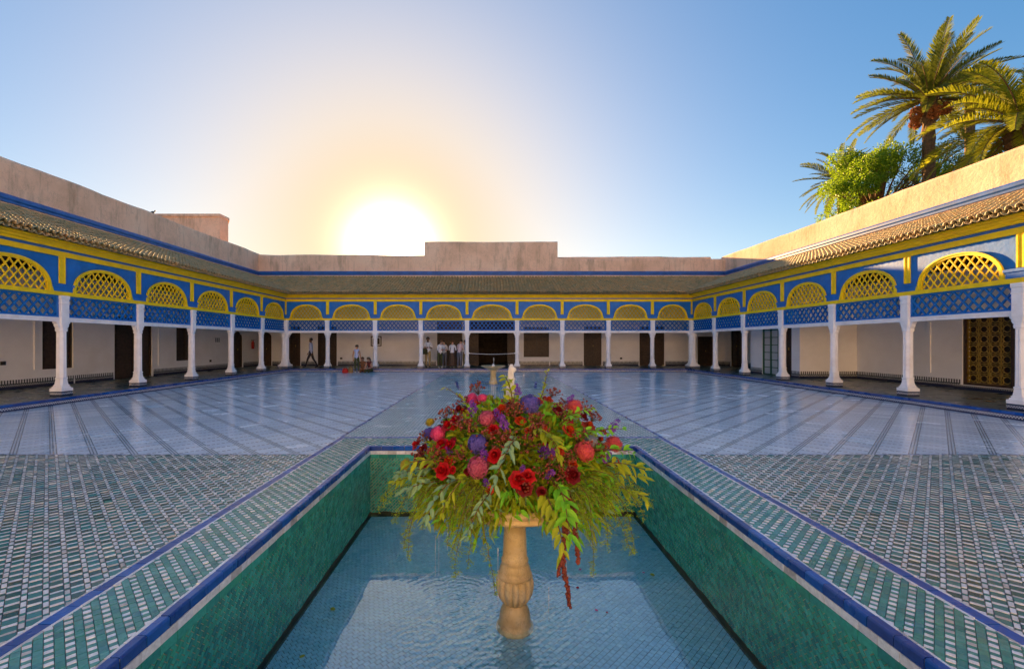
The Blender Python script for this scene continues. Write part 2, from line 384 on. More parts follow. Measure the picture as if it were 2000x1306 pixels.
# ---- tile layer: lays a rotated pattern into a rectangle, clipping at its edges
def clip(poly, x0, x1, y0, y1):
    for ax, lim, sgn in ((0, x0, 1), (0, x1, -1), (1, y0, 1), (1, y1, -1)):
        out = []
        for i in range(len(poly)):
            p, q = poly[i], poly[(i + 1) % len(poly)]
            a, b = (p[ax] - lim) * sgn, (q[ax] - lim) * sgn
            if a >= 0: out.append(p)
            if (a >= 0) != (b >= 0):
                f = a / (a - b); out.append((p[0] + (q[0] - p[0]) * f, p[1] + (q[1] - p[1]) * f))
        poly = out
        if len(poly) < 3: return []
    return poly
def lay(rect, cell, pu, pv, du, dv, org=(0, 0), gap=0.004):
    """cell: list of (u0,u1,v0,v1,mat) inside a pu x pv period; yields (poly, mat, whole)"""
    x0, x1, y0, y1 = rect
    us = [(x - org[0]) * du[0] + (y - org[1]) * du[1] for x in (x0, x1) for y in (y0, y1)]
    vs = [(x - org[0]) * dv[0] + (y - org[1]) * dv[1] for x in (x0, x1) for y in (y0, y1)]
    for i in range(math.floor(min(us) / pu) - 1, math.ceil(max(us) / pu) + 1):
        for j in range(math.floor(min(vs) / pv) - 1, math.ceil(max(vs) / pv) + 1):
            for (a0, a1, b0, b1, m) in cell:
                poly = []
                for a, b in ((a0 + gap / 2, b0 + gap / 2), (a1 - gap / 2, b0 + gap / 2), (a1 - gap / 2, b1 - gap / 2), (a0 + gap / 2, b1 - gap / 2)):
                    U = i * pu + a; V = j * pv + b
                    poly.append((org[0] + U * du[0] + V * dv[0], org[1] + U * du[1] + V * dv[1]))
                xs = [p[0] for p in poly]; ys = [p[1] for p in poly]
                if max(xs) <= x0 or min(xs) >= x1 or max(ys) <= y0 or min(ys) >= y1: continue
                whole = min(xs) >= x0 and max(xs) <= x1 and min(ys) >= y0 and max(ys) <= y1
                if not whole:
                    poly = clip(poly, x0, x1, y0, y1)
                    if len(poly) < 3: continue
                yield poly, m, whole
def piece(mb, poly, P, m, h=0.006, tilt=0.012, wob=0.0012):
    """one tile: top face a hair proud and tilted, with its own sides. P(a,b,h) maps plane coordinates to space"""
    n = len(poly); cx = sum(p[0] for p in poly) / n; cy = sum(p[1] for p in poly) / n
    tx, ty, dz = rng.gauss(0, tilt), rng.gauss(0, tilt), rng.gauss(0, wob)
    top = [P(p[0], p[1], h + dz + (p[0] - cx) * tx + (p[1] - cy) * ty) for p in poly]
    bot = [P(p[0], p[1], -0.003) for p in poly]
    mb.add(top + bot, [tuple(range(n))] + [(i, n + i, n + (i + 1) % n, (i + 1) % n) for i in range(n)], m)
def proj(p):                                   # pixel position and depth in the 2000-wide frame
    d = p[1]
    if d < 0.2: return None
    return (962 + 870 * p[0] / d, 670 + 870 * (1.64 - p[2]) / d, d)
def px_area(pts):
    q = [proj(p) for p in pts]
    if any(a is None for a in q): return 0
    if not all(-5 < a[0] < 2005 and -5 < a[1] < 1311 for a in q): return 0
    return abs(sum(q[i][0] * q[(i + 1) % len(q)][1] - q[(i + 1) % len(q)][0] * q[i][1] for i in range(len(q)))) / 2
_shared = {}
def tile_objects(todo, P, mats, parent, name, h=0.006, tilt=0.012):
    """single tiles as objects; alike ones share a mesh"""
    for poly, m in todo:
        n = len(poly); cx = sum(p[0] for p in poly) / n; cy = sum(p[1] for p in poly) / n
        o0 = Vector(P(cx, cy, 0)); ex = Vector(P(cx + 1, cy, 0)) - o0; ey = Vector(P(cx, cy + 1, 0)) - o0; ez = Vector(P(cx, cy, 1)) - o0
        key = (name, m, tuple((round(p[0] - cx, 4), round(p[1] - cy, 4)) for p in poly), tuple(round(c, 2) for c in ex), tuple(round(c, 2) for c in ez))
        if key not in _shared:
            b = MB(); loc = [(p[0] - cx, p[1] - cy) for p in poly]
            F = lambda a, c, hh: tuple(ex * a + ey * c + ez * hh)
            i_ = [(a * 0.94, c * 0.94) for a, c in loc]
            vs = [F(a, c, h) for a, c in i_] + [F(a, c, h - 0.0012) for a, c in loc] + [F(a, c, -0.003) for a, c in loc]
            fs = [tuple(range(n))]
            for k in range(2): fs += [(k * n + i, (k + 1) * n + i, (k + 1) * n + (i + 1) % n, k * n + (i + 1) % n) for i in range(n)]
            b.add(vs, fs); _shared[key] = b.mesh(name, mats[m])
        rot = Matrix.Rotation(rng.gauss(0, tilt), 4, ex) @ Matrix.Rotation(rng.gauss(0, tilt), 4, ey)
        link(name, _shared[key], parent, Matrix.Translation(o0 + ez * rng.gauss(0, 0.0008)) @ rot)
def lay_field(rects, cell, pu, pv, P, mats, parent, name, rest, n_single=300, h=0.006, tilt=0.012, gap=0.004, single_mats=None):
    """rects: list of (rect, du, dv, org)"""
    allp = []
    for rect, du, dv, org in rects:
        for poly, m, whole in lay(rect, cell, pu, pv, du, dv, org, gap):
            a = px_area([P(p[0], p[1], 0) for p in poly]) if (whole and (single_mats is None or m in single_mats)) else 0
            allp.append((a, poly, m))
    order = sorted(range(len(allp)), key=lambda i: -allp[i][0])
    single = {i for i in order[:n_single] if allp[i][0] > 0}
    mb = MB()
    for i, (a, poly, m) in enumerate(allp):
        if i not in single: piece(mb, poly, P, m, h, tilt)
    tile_objects([(allp[i][1], allp[i][2]) for i in sorted(single)], P, mats, parent, name, h, tilt)
    o = mb.build(rest, mats, parent); o['kind'] = 'stuff'; return o
K = 1 / math.sqrt(2)
DL = ((-K, K), (-K, -K)); DR = ((K, K), (K, -K))      # along the tile columns, across them: left field, right field
G = lambda a, b, h: (a, b, h)
# green squares, white bars, small green crossings
p = 0.10; q = 0.03
cell = [(q, p, q, p, 0), (0, q, q, p, 1), (q, p, 0, q, 1), (0, q, 0, q, 2)]
lay_field([((cx0 - 0.1, RX0 - 0.02, 0.9, FIELD_Y), *DL, (XC, 0)), ((RX1 + 0.02, cx1 + 0.1, 0.9, FIELD_Y), *DR, (XC, 0))],
          cell, p, p, G, [MT['t_green'], MT['t_white'], MT['t_green']], court, 'tile', 'small_tiles', single_mats=(0,), gap=0.005)

# ------------------------------------------------------------------ the sunken pool
pool = thing('sunken_pool', 'sunken rectangular pool with dark green tiled walls and blue edged rim', 'pool', (XC, 4.2, BED_Z))
rim = MB(); rim.box(RX0 - 0.02, PX0, RY0, RY1, -0.12, -0.004); rim.box(PX1, RX1 + 0.02, RY0, RY1, -0.12, -0.004)
rim.box(PX0, PX1, PY1, RY1, -0.12, -0.004); rim.box(PX0, PX1, RY0, PY0, -0.12, -0.004)
rim = rim.build('rim', MT['grout'], pool)
wB = 0.08; wW = 0.024
pr_u, pr_v = 0.066, 0.083
rcell = [(0, pr_u / 2, 0, 0.041, 1), (pr_u / 2, pr_u, 0, 0.041, 0), (0, pr_u, 0.041, pr_v, 0)]
ix = wB + wW; wI = 0.052; ii = wI + wW
rects = [((RX0 + ix, PX0 - ii, RY0, RY1 - ix), *DL, (XC, 0)), ((PX1 + ii, RX1 - ix, RY0, RY1 - ix), *DR, (XC, 0)),
         ((PX0 - ii, XC, PY1 + ii, RY1 - ix), *DL, (XC, 0)), ((XC, PX1 + ii, PY1 + ii, RY1 - ix), *DR, (XC, 0))]
lay_field(rects, rcell, pr_u, pr_v, G, [MT['t_lgreen'], MT['t_white']], rim, 'tile', 'small_tiles', gap=0.003)
# white lines and blue edging bricks round the rim, outside and inside
mb = MB()
def line(x0, x1, y0, y1, h=0.005):
    L = 0.12; ver = (y1 - y0) > (x1 - x0); a0, a1 = (y0, y1) if ver else (x0, x1); n = max(1, round((a1 - a0) / L))
    for k in range(n):
        b0, b1 = a0 + (a1 - a0) * k / n, a0 + (a1 - a0) * (k + 1) / n - 0.003
        piece(mb, [(x0, b0), (x1, b0), (x1, b1), (x0, b1)] if ver else [(b0, y0), (b1, y0), (b1, y1), (b0, y1)], G, 0, h, 0.006)
line(RX0 + wB, RX0 + ix, RY0, RY1 - ix); line(RX1 - ix, RX1 - wB, RY0, RY1 - ix); line(RX0 + wB, RX1 - wB, RY1 - ix, RY1 - wB)
line(PX0 - ii, PX0 - wI, RY0, PY1 + wI); line(PX1 + wI, PX1 + ii, RY0, PY1 + wI); line(PX0 - ii, PX1 + ii, PY1 + wI, PY1 + ii)
line(RX0 - 0.02, RX0, RY0, RY1); line(RX1, RX1 + 0.02, RY0, RY1)
o = mb.build('white_line', MT['t_white'], rim); o['kind'] = 'stuff'
def brick_run(a, b, wdt, inward, drop, parent):
    """blue glazed bricks from a to b; inward is the unit vector to the nose; drop is the height of the visible nose"""
    a, b = Vector((*a, 0)), Vector((*b, 0)); n = round((b - a).length / 0.18); d = (b - a) / n; du = d.normalized(); iv = Vector((*inward, 0))
    L = d.length - 0.004
    key = ('brick', round(L, 4), wdt, drop, tuple(inward), tuple(round(x, 2) for x in du))
    if key not in _shared:
        prof = [(0, 0.007), (wdt * 0.92, 0.007), (wdt * 1.0, 0.003), (wdt + 0.006, -0.006), (wdt + 0.006, -drop), (0, -drop)] if drop > 0.02 else [(0.002, 0.006), (wdt - 0.002, 0.006), (wdt, 0.003), (wdt, -0.004), (0, -0.004), (0, 0.003)]
        m = MB(); vs = [tuple(iv * t + Vector((0, 0, z)) + du * s) for s in (0.002, L) for t, z in prof]; k = len(prof)
        m.add(vs, [(i, (i + 1) % k, k + (i + 1) % k, k + i) for i in range(k)] + [tuple(range(k - 1, -1, -1)), tuple(range(k, 2 * k))])
        _shared[key] = m.mesh('edging_brick', MT['t_blue'])
    for k in range(n):
        j = Vector((rng.gauss(0, 0.001), rng.gauss(0, 0.001), rng.gauss(0, 0.0012)))
        link('edging_brick', _shared[key], parent, Matrix.Translation(a + d * k + j) @ Matrix.Rotation(rng.gauss(0, 0.004), 4, 'Z'))
brick_run((RX0, RY0), (RX0, RY1), wB, (1, 0), 0.01, rim); brick_run((RX1, RY0), (RX1, RY1), wB, (-1, 0), 0.01, rim)
brick_run((RX0 + wB, RY1), (RX1 - wB, RY1), wB, (0, -1), 0.01, rim)
brick_run((PX0 - wI, RY0 + 0.8), (PX0 - wI, PY1 + wI), wI, (1, 0), 0.06, rim); brick_run((PX1 + wI, RY0 + 0.8), (PX1 + wI, PY1 + wI), wI, (-1, 0), 0.06, rim)
brick_run((PX0, PY1 + wI), (PX1, PY1 + wI), wI, (0, -1), 0.06, rim)
# walls: white course, plain green course, then small tiles laid on the diagonal
def pool_wall(P, L, nm, parent, singles):
    wl = MB(); wl.add([P(0, BED_Z, 0), P(L, BED_Z, 0), P(L, -0.02, 0), P(0, -0.02, 0)], [(0, 1, 2, 3)])
    wo = wl.build(nm, MT['grout_wall'], parent)
    m2 = MB(); n = round(L / 0.14)
    for k in range(n):
        a, b = L * k / n, L * (k + 1) / n - 0.003
        piece(m2, [(a, -0.118), (b, -0.118), (b, -0.063), (a, -0.063)], P, 0, 0.008, 0.005)
        piece(m2, [(a, -0.18), (b, -0.18), (b, -0.121), (a, -0.121)], P, 1, 0.007, 0.005)
    m3 = MB(); nn = int(L / .06); vs = []
    for k in range(nn + 1):
        zt = WATER_Z + .028 + .016 * mnoise.noise(Vector((k * .35, L, 1.0))) + .01 * mnoise.noise(Vector((k * 1.3, L, 5.0)))
        vs += [P(L * k / nn, BED_Z, .012), P(L * k / nn, zt, .0105), P(L * k / nn, zt + .004, .002)]
    m3.add(vs, [(3 * k + q, 3 * k + 3 + q, 3 * k + 4 + q, 3 * k + 1 + q) for k in range(nn) for q in range(2)]); m3.build('algae_line', MT['algae'], wo)
    m2.build('top_course', [MT['t_white'], MT['t_wall']], wo)
    s = 0.052
    s = 0.062; wcell = [(0, s, 0, s * 0.6, 0), (s / 2, s * 1.5, s * 0.6, s * 1.2, 0)]
    lay_field([((0, L, BED_Z + 0.01, -0.183), (K, K), (-K, K), (0, 0))], wcell, s, s * 1.2, P, [MT['t_wall']], wo, 'tile', 'small_tiles', singles, 0.004, 0.016, 0.006)
LP = PY1 - PY0
pool_wall(lambda a, b, h: (PX0 + h, PY0 + a, b), LP, 'pool_wall', pool, 150)
pool_wall(lambda a, b, h: (PX1 - h, PY0 + a, b), LP, 'pool_wall', pool, 150)
pool_wall(lambda a, b, h: (PX0 + a, PY1 - h, b), PX1 - PX0, 'pool_wall', pool, 0)
pool_wall(lambda a, b, h: (PX0 + a, PY0 + h, b), PX1 - PX0, 'pool_wall', pool, 0)
bd = MB(); bd.add([(PX0, PY0, BED_Z), (PX1, PY0, BED_Z), (PX1, PY1, BED_Z), (PX0, PY1, BED_Z)], [(0, 1, 2, 3)])
bed = bd.build('pool_floor', MT['grout_dark'], pool)
s = 0.056
lay_field([((PX0 + 0.03, PX1 - 0.03, PY0, PY1 - 0.03), (K, K), (-K, K), (0, 0))], [(0, s, 0, s * 0.9, 0), (s / 2, s * 1.5, s * 0.9, s * 1.8, 0)], s, s * 1.8,
          lambda a, b, h: (a, b, BED_Z + h), [MT['t_floor']], bed, 'tile', 'small_tiles', 300, 0.005, 0.004, 0.0055)
# water, rippled by the drops that fall from the bowl
FX, FY = 0.215, 4.3
t = NT('pool_water')
fres = t.n('ShaderNodeFresnel'); fres.inputs['IOR'].default_value = 2.0
gl = t.n('ShaderNodeBsdfGlossy'); gl.inputs['Roughness'].default_value = 0.01; t.put(gl.inputs['Color'], (1, 1, 1))
tp = t.n('ShaderNodeBsdfTransparent'); t.put(tp.inputs[0], (0.86, 0.97, 0.99))
t.pos(); ms = t.n('ShaderNodeMixShader'); t.put(ms.inputs[0], t.m('MULTIPLY', fres.outputs[0], t.m('SUBTRACT', 1.0, t._p.outputs['Backfacing']))); t.t.links.new(tp.outputs[0], ms.inputs[1]); t.t.links.new(gl.outputs[0], ms.inputs[2])
bp = t.n('ShaderNodeBump'); bp.inputs['Strength'].default_value = 0.03; bp.inputs['Distance'].default_value = 0.02; t.put(bp.inputs['Height'], t.noise(5, 2))
t.t.links.new(bp.outputs[0], gl.inputs['Normal']); t.t.links.new(bp.outputs[0], fres.inputs['Normal'])
t.t.links.new(ms.outputs[0], t.out.inputs[0]); MT['water'] = t.mat
rs = random.Random(31)
src = [(FX - 0.62, FY + 0.25, 0.0008, 0.40), (FX + 0.45, FY + 0.12, 0.0011, 0.22), (FX, FY, 0.0010, 0.40), (FX - 0.3, FY - 0.15, 0.0009, 0.30)]
for k in range(34):
    a_ = rs.uniform(0, 6.28); r_ = 0.76 + rs.gauss(0, 0.2); src.append((FX + r_ * math.cos(a_) - 0.12, FY + r_ * math.sin(a_) * 0.9 - 0.1, rs.uniform(0.0004, 0.0010), rs.uniform(0.10, 0.26)))
def ripple(x, y):
    z = 0
    for sx, sy, a, fall in src:
        d = math.hypot(x - sx, y - sy); w = a * math.exp(-(d / fall) ** 1.5)
        if w > 1e-6: z += w * math.sin(d * (70 + 40 * (sx * 7.3 % 1)) + sx * 30 + 2.5 * mnoise.noise(Vector((x * 5, y * 5, sx)))) * min(1, d / 0.06)
    ch = math.exp(-((x - FX + 0.25) ** 2 + (y - FY + 0.15) ** 2) / 0.55)
    z += 0.0020 * ch * mnoise.noise(Vector((x * 15, y * 15, 0.3))) + 0.0010 * ch * mnoise.noise(Vector((x * 34, y * 34, 2.3))) + 0.0007 * mnoise.noise(Vector((x * 3.0, y * 3.0, 4.3)))
    return z * 2.1
nx, ny = 330, 450
mb = MB()
mb.v = [(PX0 + (PX1 - PX0) * i / nx, PY0 + LP * j / ny, WATER_Z + ripple(PX0 + (PX1 - PX0) * i / nx, PY0 + LP * j / ny)) for j in range(ny + 1) for i in range(nx + 1)]
mb.f = [(j * (nx + 1) + i, j * (nx + 1) + i + 1, (j + 1) * (nx + 1) + i + 1, (j + 1) * (nx + 1) + i) for j in range(ny) for i in range(nx)]; mb.m = [0] * len(mb.f)
structure(mb.build('water', MT['water'], smooth=True))
# ------------------------------------------------------------------ the three arcaded galleries
YN = 6.0
TW = {'L': 3.30, 'R': 3.64, 'B': 3.30}                 # column line to rear wall
TOP = 7.5
ZE, ZT, TE = 4.50, 5.96, -0.50                         # roof: eave height, height at the wall, eave overhang
class Wing:
    def __init__(s, k, label, cols):
        s.k = k; s.tw = TW[k]; s.cols = cols; s.dz = 0.003 if k == 'B' else 0.0
        if k == 'L': s.es, s.et, o = Vector((0, 1, 0)), Vector((-1, 0, 0)), Vector((LX, 0, 0))
        if k == 'R': s.es, s.et, o = Vector((0, 1, 0)), Vector((1, 0, 0)), Vector((RX, 0, 0))
        if k == 'B': s.es, s.et, o = Vector((1, 0, 0)), Vector((0, 1, 0)), Vector((0, BY, 0))
        s.o = o; s.s0, s.s1 = (LX, RX) if k == 'B' else (YN, BY)
        s.root = thing('arcade_gallery', label, 'gallery', tuple(o + s.es * (s.s0 + s.s1) / 2 + s.et * 1.5), 'arcaded galleries round the court')
    def T(s, a, t, z): return tuple(s.o + s.es * a + s.et * t + Vector((0, 0, z + s.dz)))
side_cols = [26 - 2.7 * i for i in range(1, 8)]
back_cols = [-12.1, -9.62, -6.84, -4.18, -1.49, 1.43, 4.06, 6.75, 9.32, 11.66]
WL = Wing('L', 'blue and yellow arcade on the left with an all shaded salmon parapet', side_cols)
WB = Wing('B', 'far blue and yellow arcade with ten white columns below a stepped parapet', back_cols)
WR = Wing('R', 'blue and yellow arcade on the right whose salmon parapet catches the low sun', side_cols)

# ---- gallery floor with its riser
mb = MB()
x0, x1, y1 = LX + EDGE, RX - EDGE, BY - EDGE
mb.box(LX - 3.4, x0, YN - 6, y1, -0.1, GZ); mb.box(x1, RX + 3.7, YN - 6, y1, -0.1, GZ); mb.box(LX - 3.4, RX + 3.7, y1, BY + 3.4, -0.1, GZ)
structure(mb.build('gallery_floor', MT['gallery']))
mb = MB(); kb = MB()
def riser(a, b, inw):
    a, b, iv = Vector((*a, 0)), Vector((*b, 0)), Vector((*inw, 0))
    n = round((b - a).length / 0.2); d = (b - a) / n
    mb.add([tuple(a + iv * 0.006 + Vector((0, 0, -0.05))), tuple(b + iv * 0.006 + Vector((0, 0, -0.05))), tuple(b + iv * 0.006 + Vector((0, 0, 0.118))), tuple(a + iv * 0.006 + Vector((0, 0, 0.118)))], [(0, 1, 2, 3)])
    for k in range(n):
        p, q = a + d * (k + 0.008), a + d * (k + 0.992); jz = rng.gauss(0, 0.0015)
        prof = [(-0.12, GZ + 0.006), (0.0, GZ + 0.006), (0.018, GZ - 0.006), (0.02, 0.116), (-0.12, 0.116)]
        vs = [tuple(e + iv * t + Vector((0, 0, z + jz))) for e in (p, q) for t, z in prof]
        kb.add(vs, [(i, (i + 1) % 5, 5 + (i + 1) % 5, 5 + i) for i in range(5)] + [(4, 3, 2, 1, 0), (5, 6, 7, 8, 9)])
riser((x0, YN - 6), (x0, y1), (1, 0)); riser((x1, YN - 6), (x1, y1), (-1, 0)); riser((x0 - 0.12, y1), (x1 + 0.12, y1), (0, -1))
kerb = structure(mb.build('kerb', MT['riser']))
o = kb.build('edging_bricks', MT['t_blue'], kerb); o['kind'] = 'stuff'

# ---- column template (origin on the gallery floor, brackets along local x)
def oct_ring(h, c): return [(h - c, -h), (h, -h + c), (h, h - c), (h - c, h), (-h + c, h), (-h, h - c), (-h, -h + c), (-h + c, -h)]
mb = MB()
lv = [(0.142, .235, .012), (0.225, .235, .012), (0.235, .196, .014), (0.258, .196, .016), (0.275, .172, .03), (0.30, .180, .03), (0.318, .160, .04), (0.38, .152, .05), (0.47, .142, .055), (0.485, .156, .055), (0.51, .156, .055), (0.525, .136, .055),
      (1.80, .128, .052), (1.82, .142, .05), (1.85, .142, .05), (1.87, .132, .05), (1.93, .135, .045), (1.98, .150, .03), (2.07, .165, .02), (2.56, .165, .02), (2.575, .178, .02), (2.60, .178, .02), (2.615, .165, .02), (2.70, .165, .02), (2.72, .182, .02), (2.808, .182, .02)]
lv = [(z, h * 0.74, c * 0.74 * (1.15 if 0.5 < z < 1.9 else 1)) for z, h, c in lv]
for z, h, c in lv: mb.v.extend((x, y, z) for x, y in oct_ring(h, c))
for i in range(len(lv) - 1):
    for k in range(8): mb.f.append((i * 8 + k, i * 8 + (k + 1) % 8, (i + 1) * 8 + (k + 1) % 8, (i + 1) * 8 + k)); mb.m.append(0)
mb.f += [tuple(range(7, -1, -1)), tuple(range((len(lv) - 1) * 8, len(lv) * 8))]; mb.m += [0, 0]
for sx in (-1, 1):                                     # scrolled bracket under the beam
    pr = [(0.10, 1.80), (0.15, 1.81), (0.165, 1.86), (0.15, 1.90), (0.185, 1.93), (0.215, 1.98), (0.205, 2.01), (0.25, 2.035), (0.262, 2.079), (0.10, 2.079)]
    vs = [(sx * a * 0.78, y, z) for y in (-0.06, 0.06) for a, z in pr]; n = len(pr)
    mb.add(vs, [(i, (i + 1) % n, n + (i + 1) % n, n + i) for i in range(n)] + [tuple(range(n)), tuple(range(2 * n - 1, n - 1, -1))])
for sx, sy in ((0.028, 0), (-0.028, 0)):                 # raised fillets on the shaft
    for side in (-1, 1): mb.box(sx - 0.008, sx + 0.008, min(side * 0.08, side * 0.107), max(side * 0.08, side * 0.107), 0.54, 1.79)
    for side in (-1, 1): mb.box(min(side * 0.08, side * 0.107), max(side * 0.08, side * 0.107), sx - 0.008, sx + 0.008, 0.54, 1.79)
COLUMN = mb.mesh('column', MT['column'])
mb = MB(); mb.box(-0.165, 0.165, -0.165, 0.165, 0.0, 0.141); PLINTH = mb.mesh('plinth', MT['plinth'])
def unit(name, mat_):
    mb = MB(); b = 0.12
    # a slat with chamfered front edges: x along, y depth (front -y), z width
    prof = [(-0.5, -0.34), (-0.5, 0.34), (-0.3, 0.5), (0.5, 0.5), (0.5, -0.5), (-0.3, -0.5)]
    vs = [(x, y, z) for x in (-0.5, 0.5) for y, z in prof]; n = len(prof)
    mb.add(vs, [(i, (i + 1) % n, n + (i + 1) % n, n + i) for i in range(n)] + [tuple(range(n)), tuple(range(2 * n - 1, n - 1, -1))])
    return mb.mesh(name, mat_)
SLAT_B, SLAT_Y = unit('slat', MT['blue_slat']), unit('slat', MT['yellow_slat'])
def slat(w, mesh, a, b, t, width, depth, parent):
    """a slat from (s,z) a to (s,z) b"""
    pa, pb = Vector(w.T(a[0], t, a[1])), Vector(w.T(b[0], t, b[1])); d = pb - pa; L = d.length
    if L < 0.03: return
    ex = d.normalized(); ey = w.et.copy(); ez = ex.cross(ey)
    M = Matrix((ex * L, ey * depth, ez * width)).transposed().to_4x4(); M.translation = (pa + pb) / 2
    link('slat', mesh, parent, M)
def clip_line(f, p, d, inside, lo=-3.0, hi=3.0, n=600):
    """longest run of the line p + k d that is inside"""
    best = None; st = None
    for i in range(n + 1):
        k = lo + (hi - lo) * i / n; q = (p[0] + d[0] * k, p[1] + d[1] * k)
        if inside(*q):
            if st is None: st = k
            en = k
        elif st is not None:
            if best is None or en - st > best[1] - best[0]: best = (st, en)
            st = None
    if st is not None and (best is None or en - st > best[1] - best[0]): best = (st, en)
    return best
def lattice(w, mesh, cs, pitch, ang, inside, zc, span, t, width, depth, parent):
    for sg, dt in ((1, 0.0), (-1, 0.006)):
        d = (math.cos(ang), sg * math.sin(ang))
        n = int(span / pitch) + 4
        for k in range(-n, n + 1):
            p = (cs + (k + 0.5) * pitch, zc)
            r = clip_line(None, p, d, inside)
            if r and r[1] - r[0] > 0.06:
                slat(w, mesh, (p[0] + d[0] * r[0], p[1] + d[1] * r[0]), (p[0] + d[0] * r[1], p[1] + d[1] * r[1]), t + dt, width, depth, parent)

Z_BEAM0, Z_BEAM1, Z_LEDGE0, Z_LEDGE1, Z_SP = 2.24, 2.36, 2.968, 3.08, 4.06
TSP = 0.16                                             # spandrel thickness
def arch_pts(c, hw, h, stub, n=22):
    pts = [(c - hw, Z_LEDGE1)]
    for i in range(n + 1):
        a = math.pi - math.pi * i / n
        e = 0.92
        pts.append((c + hw * math.copysign(abs(math.cos(a)) ** e, math.cos(a)), Z_LEDGE1 + stub + (h - stub) * math.sin(a) ** 0.96))
    pts.append((c + hw, Z_LEDGE1)); return pts
def in_arch(c, hw, h, stub):
    def f(s, z):
        if z < Z_LEDGE1 or abs(s - c) > hw: return False
        if z < Z_LEDGE1 + stub: return True
        return ((s - c) / hw) ** 2 + ((z - Z_LEDGE1 - stub) / (h - stub)) ** 2 <= 1.0
    return f

def bay(w, a, b, sp):
    """one bay between column centres a < b; the blue spandrel goes into sp"""
    c = (a + b) / 2; L = b - a; root = w.root; T = w.T
    pa, pb = a + 0.124, b - 0.124
    m = MB(); m.box(pa, pb, -0.075, 0.075, Z_BEAM0, Z_BEAM1, T); m.box(pa, pb, -0.095, -0.0755, Z_BEAM1 - 0.035, Z_BEAM1 - 0.002, T)
    m.build('lintel', MT['column'], root)
    # blue lattice panel
    z0, z1, fw = Z_BEAM1 + 0.001, Z_LEDGE0 - 0.001, 0.06
    m = MB()
    m.box(pa, pb, -0.05, 0.05, z0, z0 + fw * 0.8, T); m.box(pa, pb, -0.05, 0.05, z1 - fw * 0.8, z1, T)
    m.box(pa, pa + fw, -0.049, 0.049, z0 + fw * 0.8, z1 - fw * 0.8, T); m.box(pb - fw, pb, -0.049, 0.049, z0 + fw * 0.8, z1 - fw * 0.8, T)
    pan = m.build('lattice_panel', MT['blue'], root)
    i0, i1, j0, j1 = pa + fw - 0.01, pb - fw + 0.01, z0 + fw * 0.8 - 0.01, z1 - fw * 0.8 + 0.01
    nd = max(6, round((i1 - i0) / 0.235)); pit = (i1 - i0) / nd
    lattice(w, SLAT_B, c if nd % 2 == 0 else c + pit / 2, pit, math.atan2((j1 - j0) / 1.9, pit), lambda s, z: i0 <= s <= i1 and j0 <= z <= j1, (j0 + j1) / 2, L / 2, -0.008, 0.042, 0.045, pan)
    # arch: ring, lattice, spandrel
    hw, h, stub = L / 2 - 0.335, 0.80, 0.10
    outer = arch_pts(c, hw, h, stub); inner = arch_pts(c, hw - 0.08, h - 0.075, stub)
    m = MB(); n = len(outer)
    for t0, t1, A, B in ((-0.045, 0.03, outer, inner),):
        vs = [T(s, t0, z) for s, z in A] + [T(s, t0, z) for s, z in B] + [T(s, t1, z) for s, z in A] + [T(s, t1, z) for s, z in B]
        fs = []
        for i in range(n - 1):
            fs += [(i, i + 1, n + i + 1, n + i), (2 * n + i, 3 * n + i, 3 * n + i + 1, 2 * n + i + 1), (i, 2 * n + i, 2 * n + i + 1, i + 1), (n + i, n + i + 1, 3 * n + i + 1, 3 * n + i)]
        m.add(vs, fs)
    lip_o = arch_pts(c, hw + 0.012, h + 0.012, stub); lip_i = arch_pts(c, hw - 0.03, h - 0.028, stub)      # raised lip
    vs = [T(s, t0, z) for t0 in (-0.062, -0.0455) for A in (lip_o, lip_i) for s, z in A]
    m.add(vs, [f for i in range(n - 1) for f in ((i, i + 1, n + i + 1, n + i), (i, 2 * n + i, 2 * n + i + 1, i + 1), (n + i, n + i + 1, 3 * n + i + 1, 3 * n + i))])
    for sg in (-1, 1):                                 # stepped feet of the arch
        for k in range(3):
            m.box(min(c + sg * (hw - 0.0 - 0.01 * k), c + sg * (hw + 0.075 - 0.025 * k)), max(c + sg * (hw - 0.01 * k), c + sg * (hw + 0.075 - 0.025 * k)), -0.055, -0.002, Z_LEDGE1 + 0.055 * k, Z_LEDGE1 + 0.055 * (k + 1) - 0.004, T)
    arch = m.build('arch_frame', MT['yellow'], root)
    f = in_arch(c, hw - 0.06, h - 0.055, stub); nd = round(2 * hw / 0.225); pit = 2 * (hw - 0.1) / nd
    lattice(w, SLAT_Y, c, pit, math.atan2(1.32, 1.0), f, Z_LEDGE1 + 0.02, hw * 2, -0.012, 0.034, 0.03, arch)
    A = outer
    for t0 in (0.0, TSP):
        vs = [T(s, t0, z) for s, z in A] + [T(s, t0, Z_SP) for s, z in A]
        sp.add(vs, [(i, i + 1, n + i + 1, n + i) for i in range(n - 1)])
        sp.add([T(a, t0, Z_LEDGE1), T(c - hw, t0, Z_LEDGE1), T(c - hw, t0, Z_SP), T(a, t0, Z_SP)], [(0, 1, 2, 3)])
        sp.add([T(c + hw, t0, Z_LEDGE1), T(b, t0, Z_LEDGE1), T(b, t0, Z_SP), T(c + hw, t0, Z_SP)], [(0, 1, 2, 3)])
    sp.add([T(s, t0, z) for t0 in (0, TSP) for s, z in A], [(i, i + 1, n + i + 1, n + i) for i in range(n - 1)])

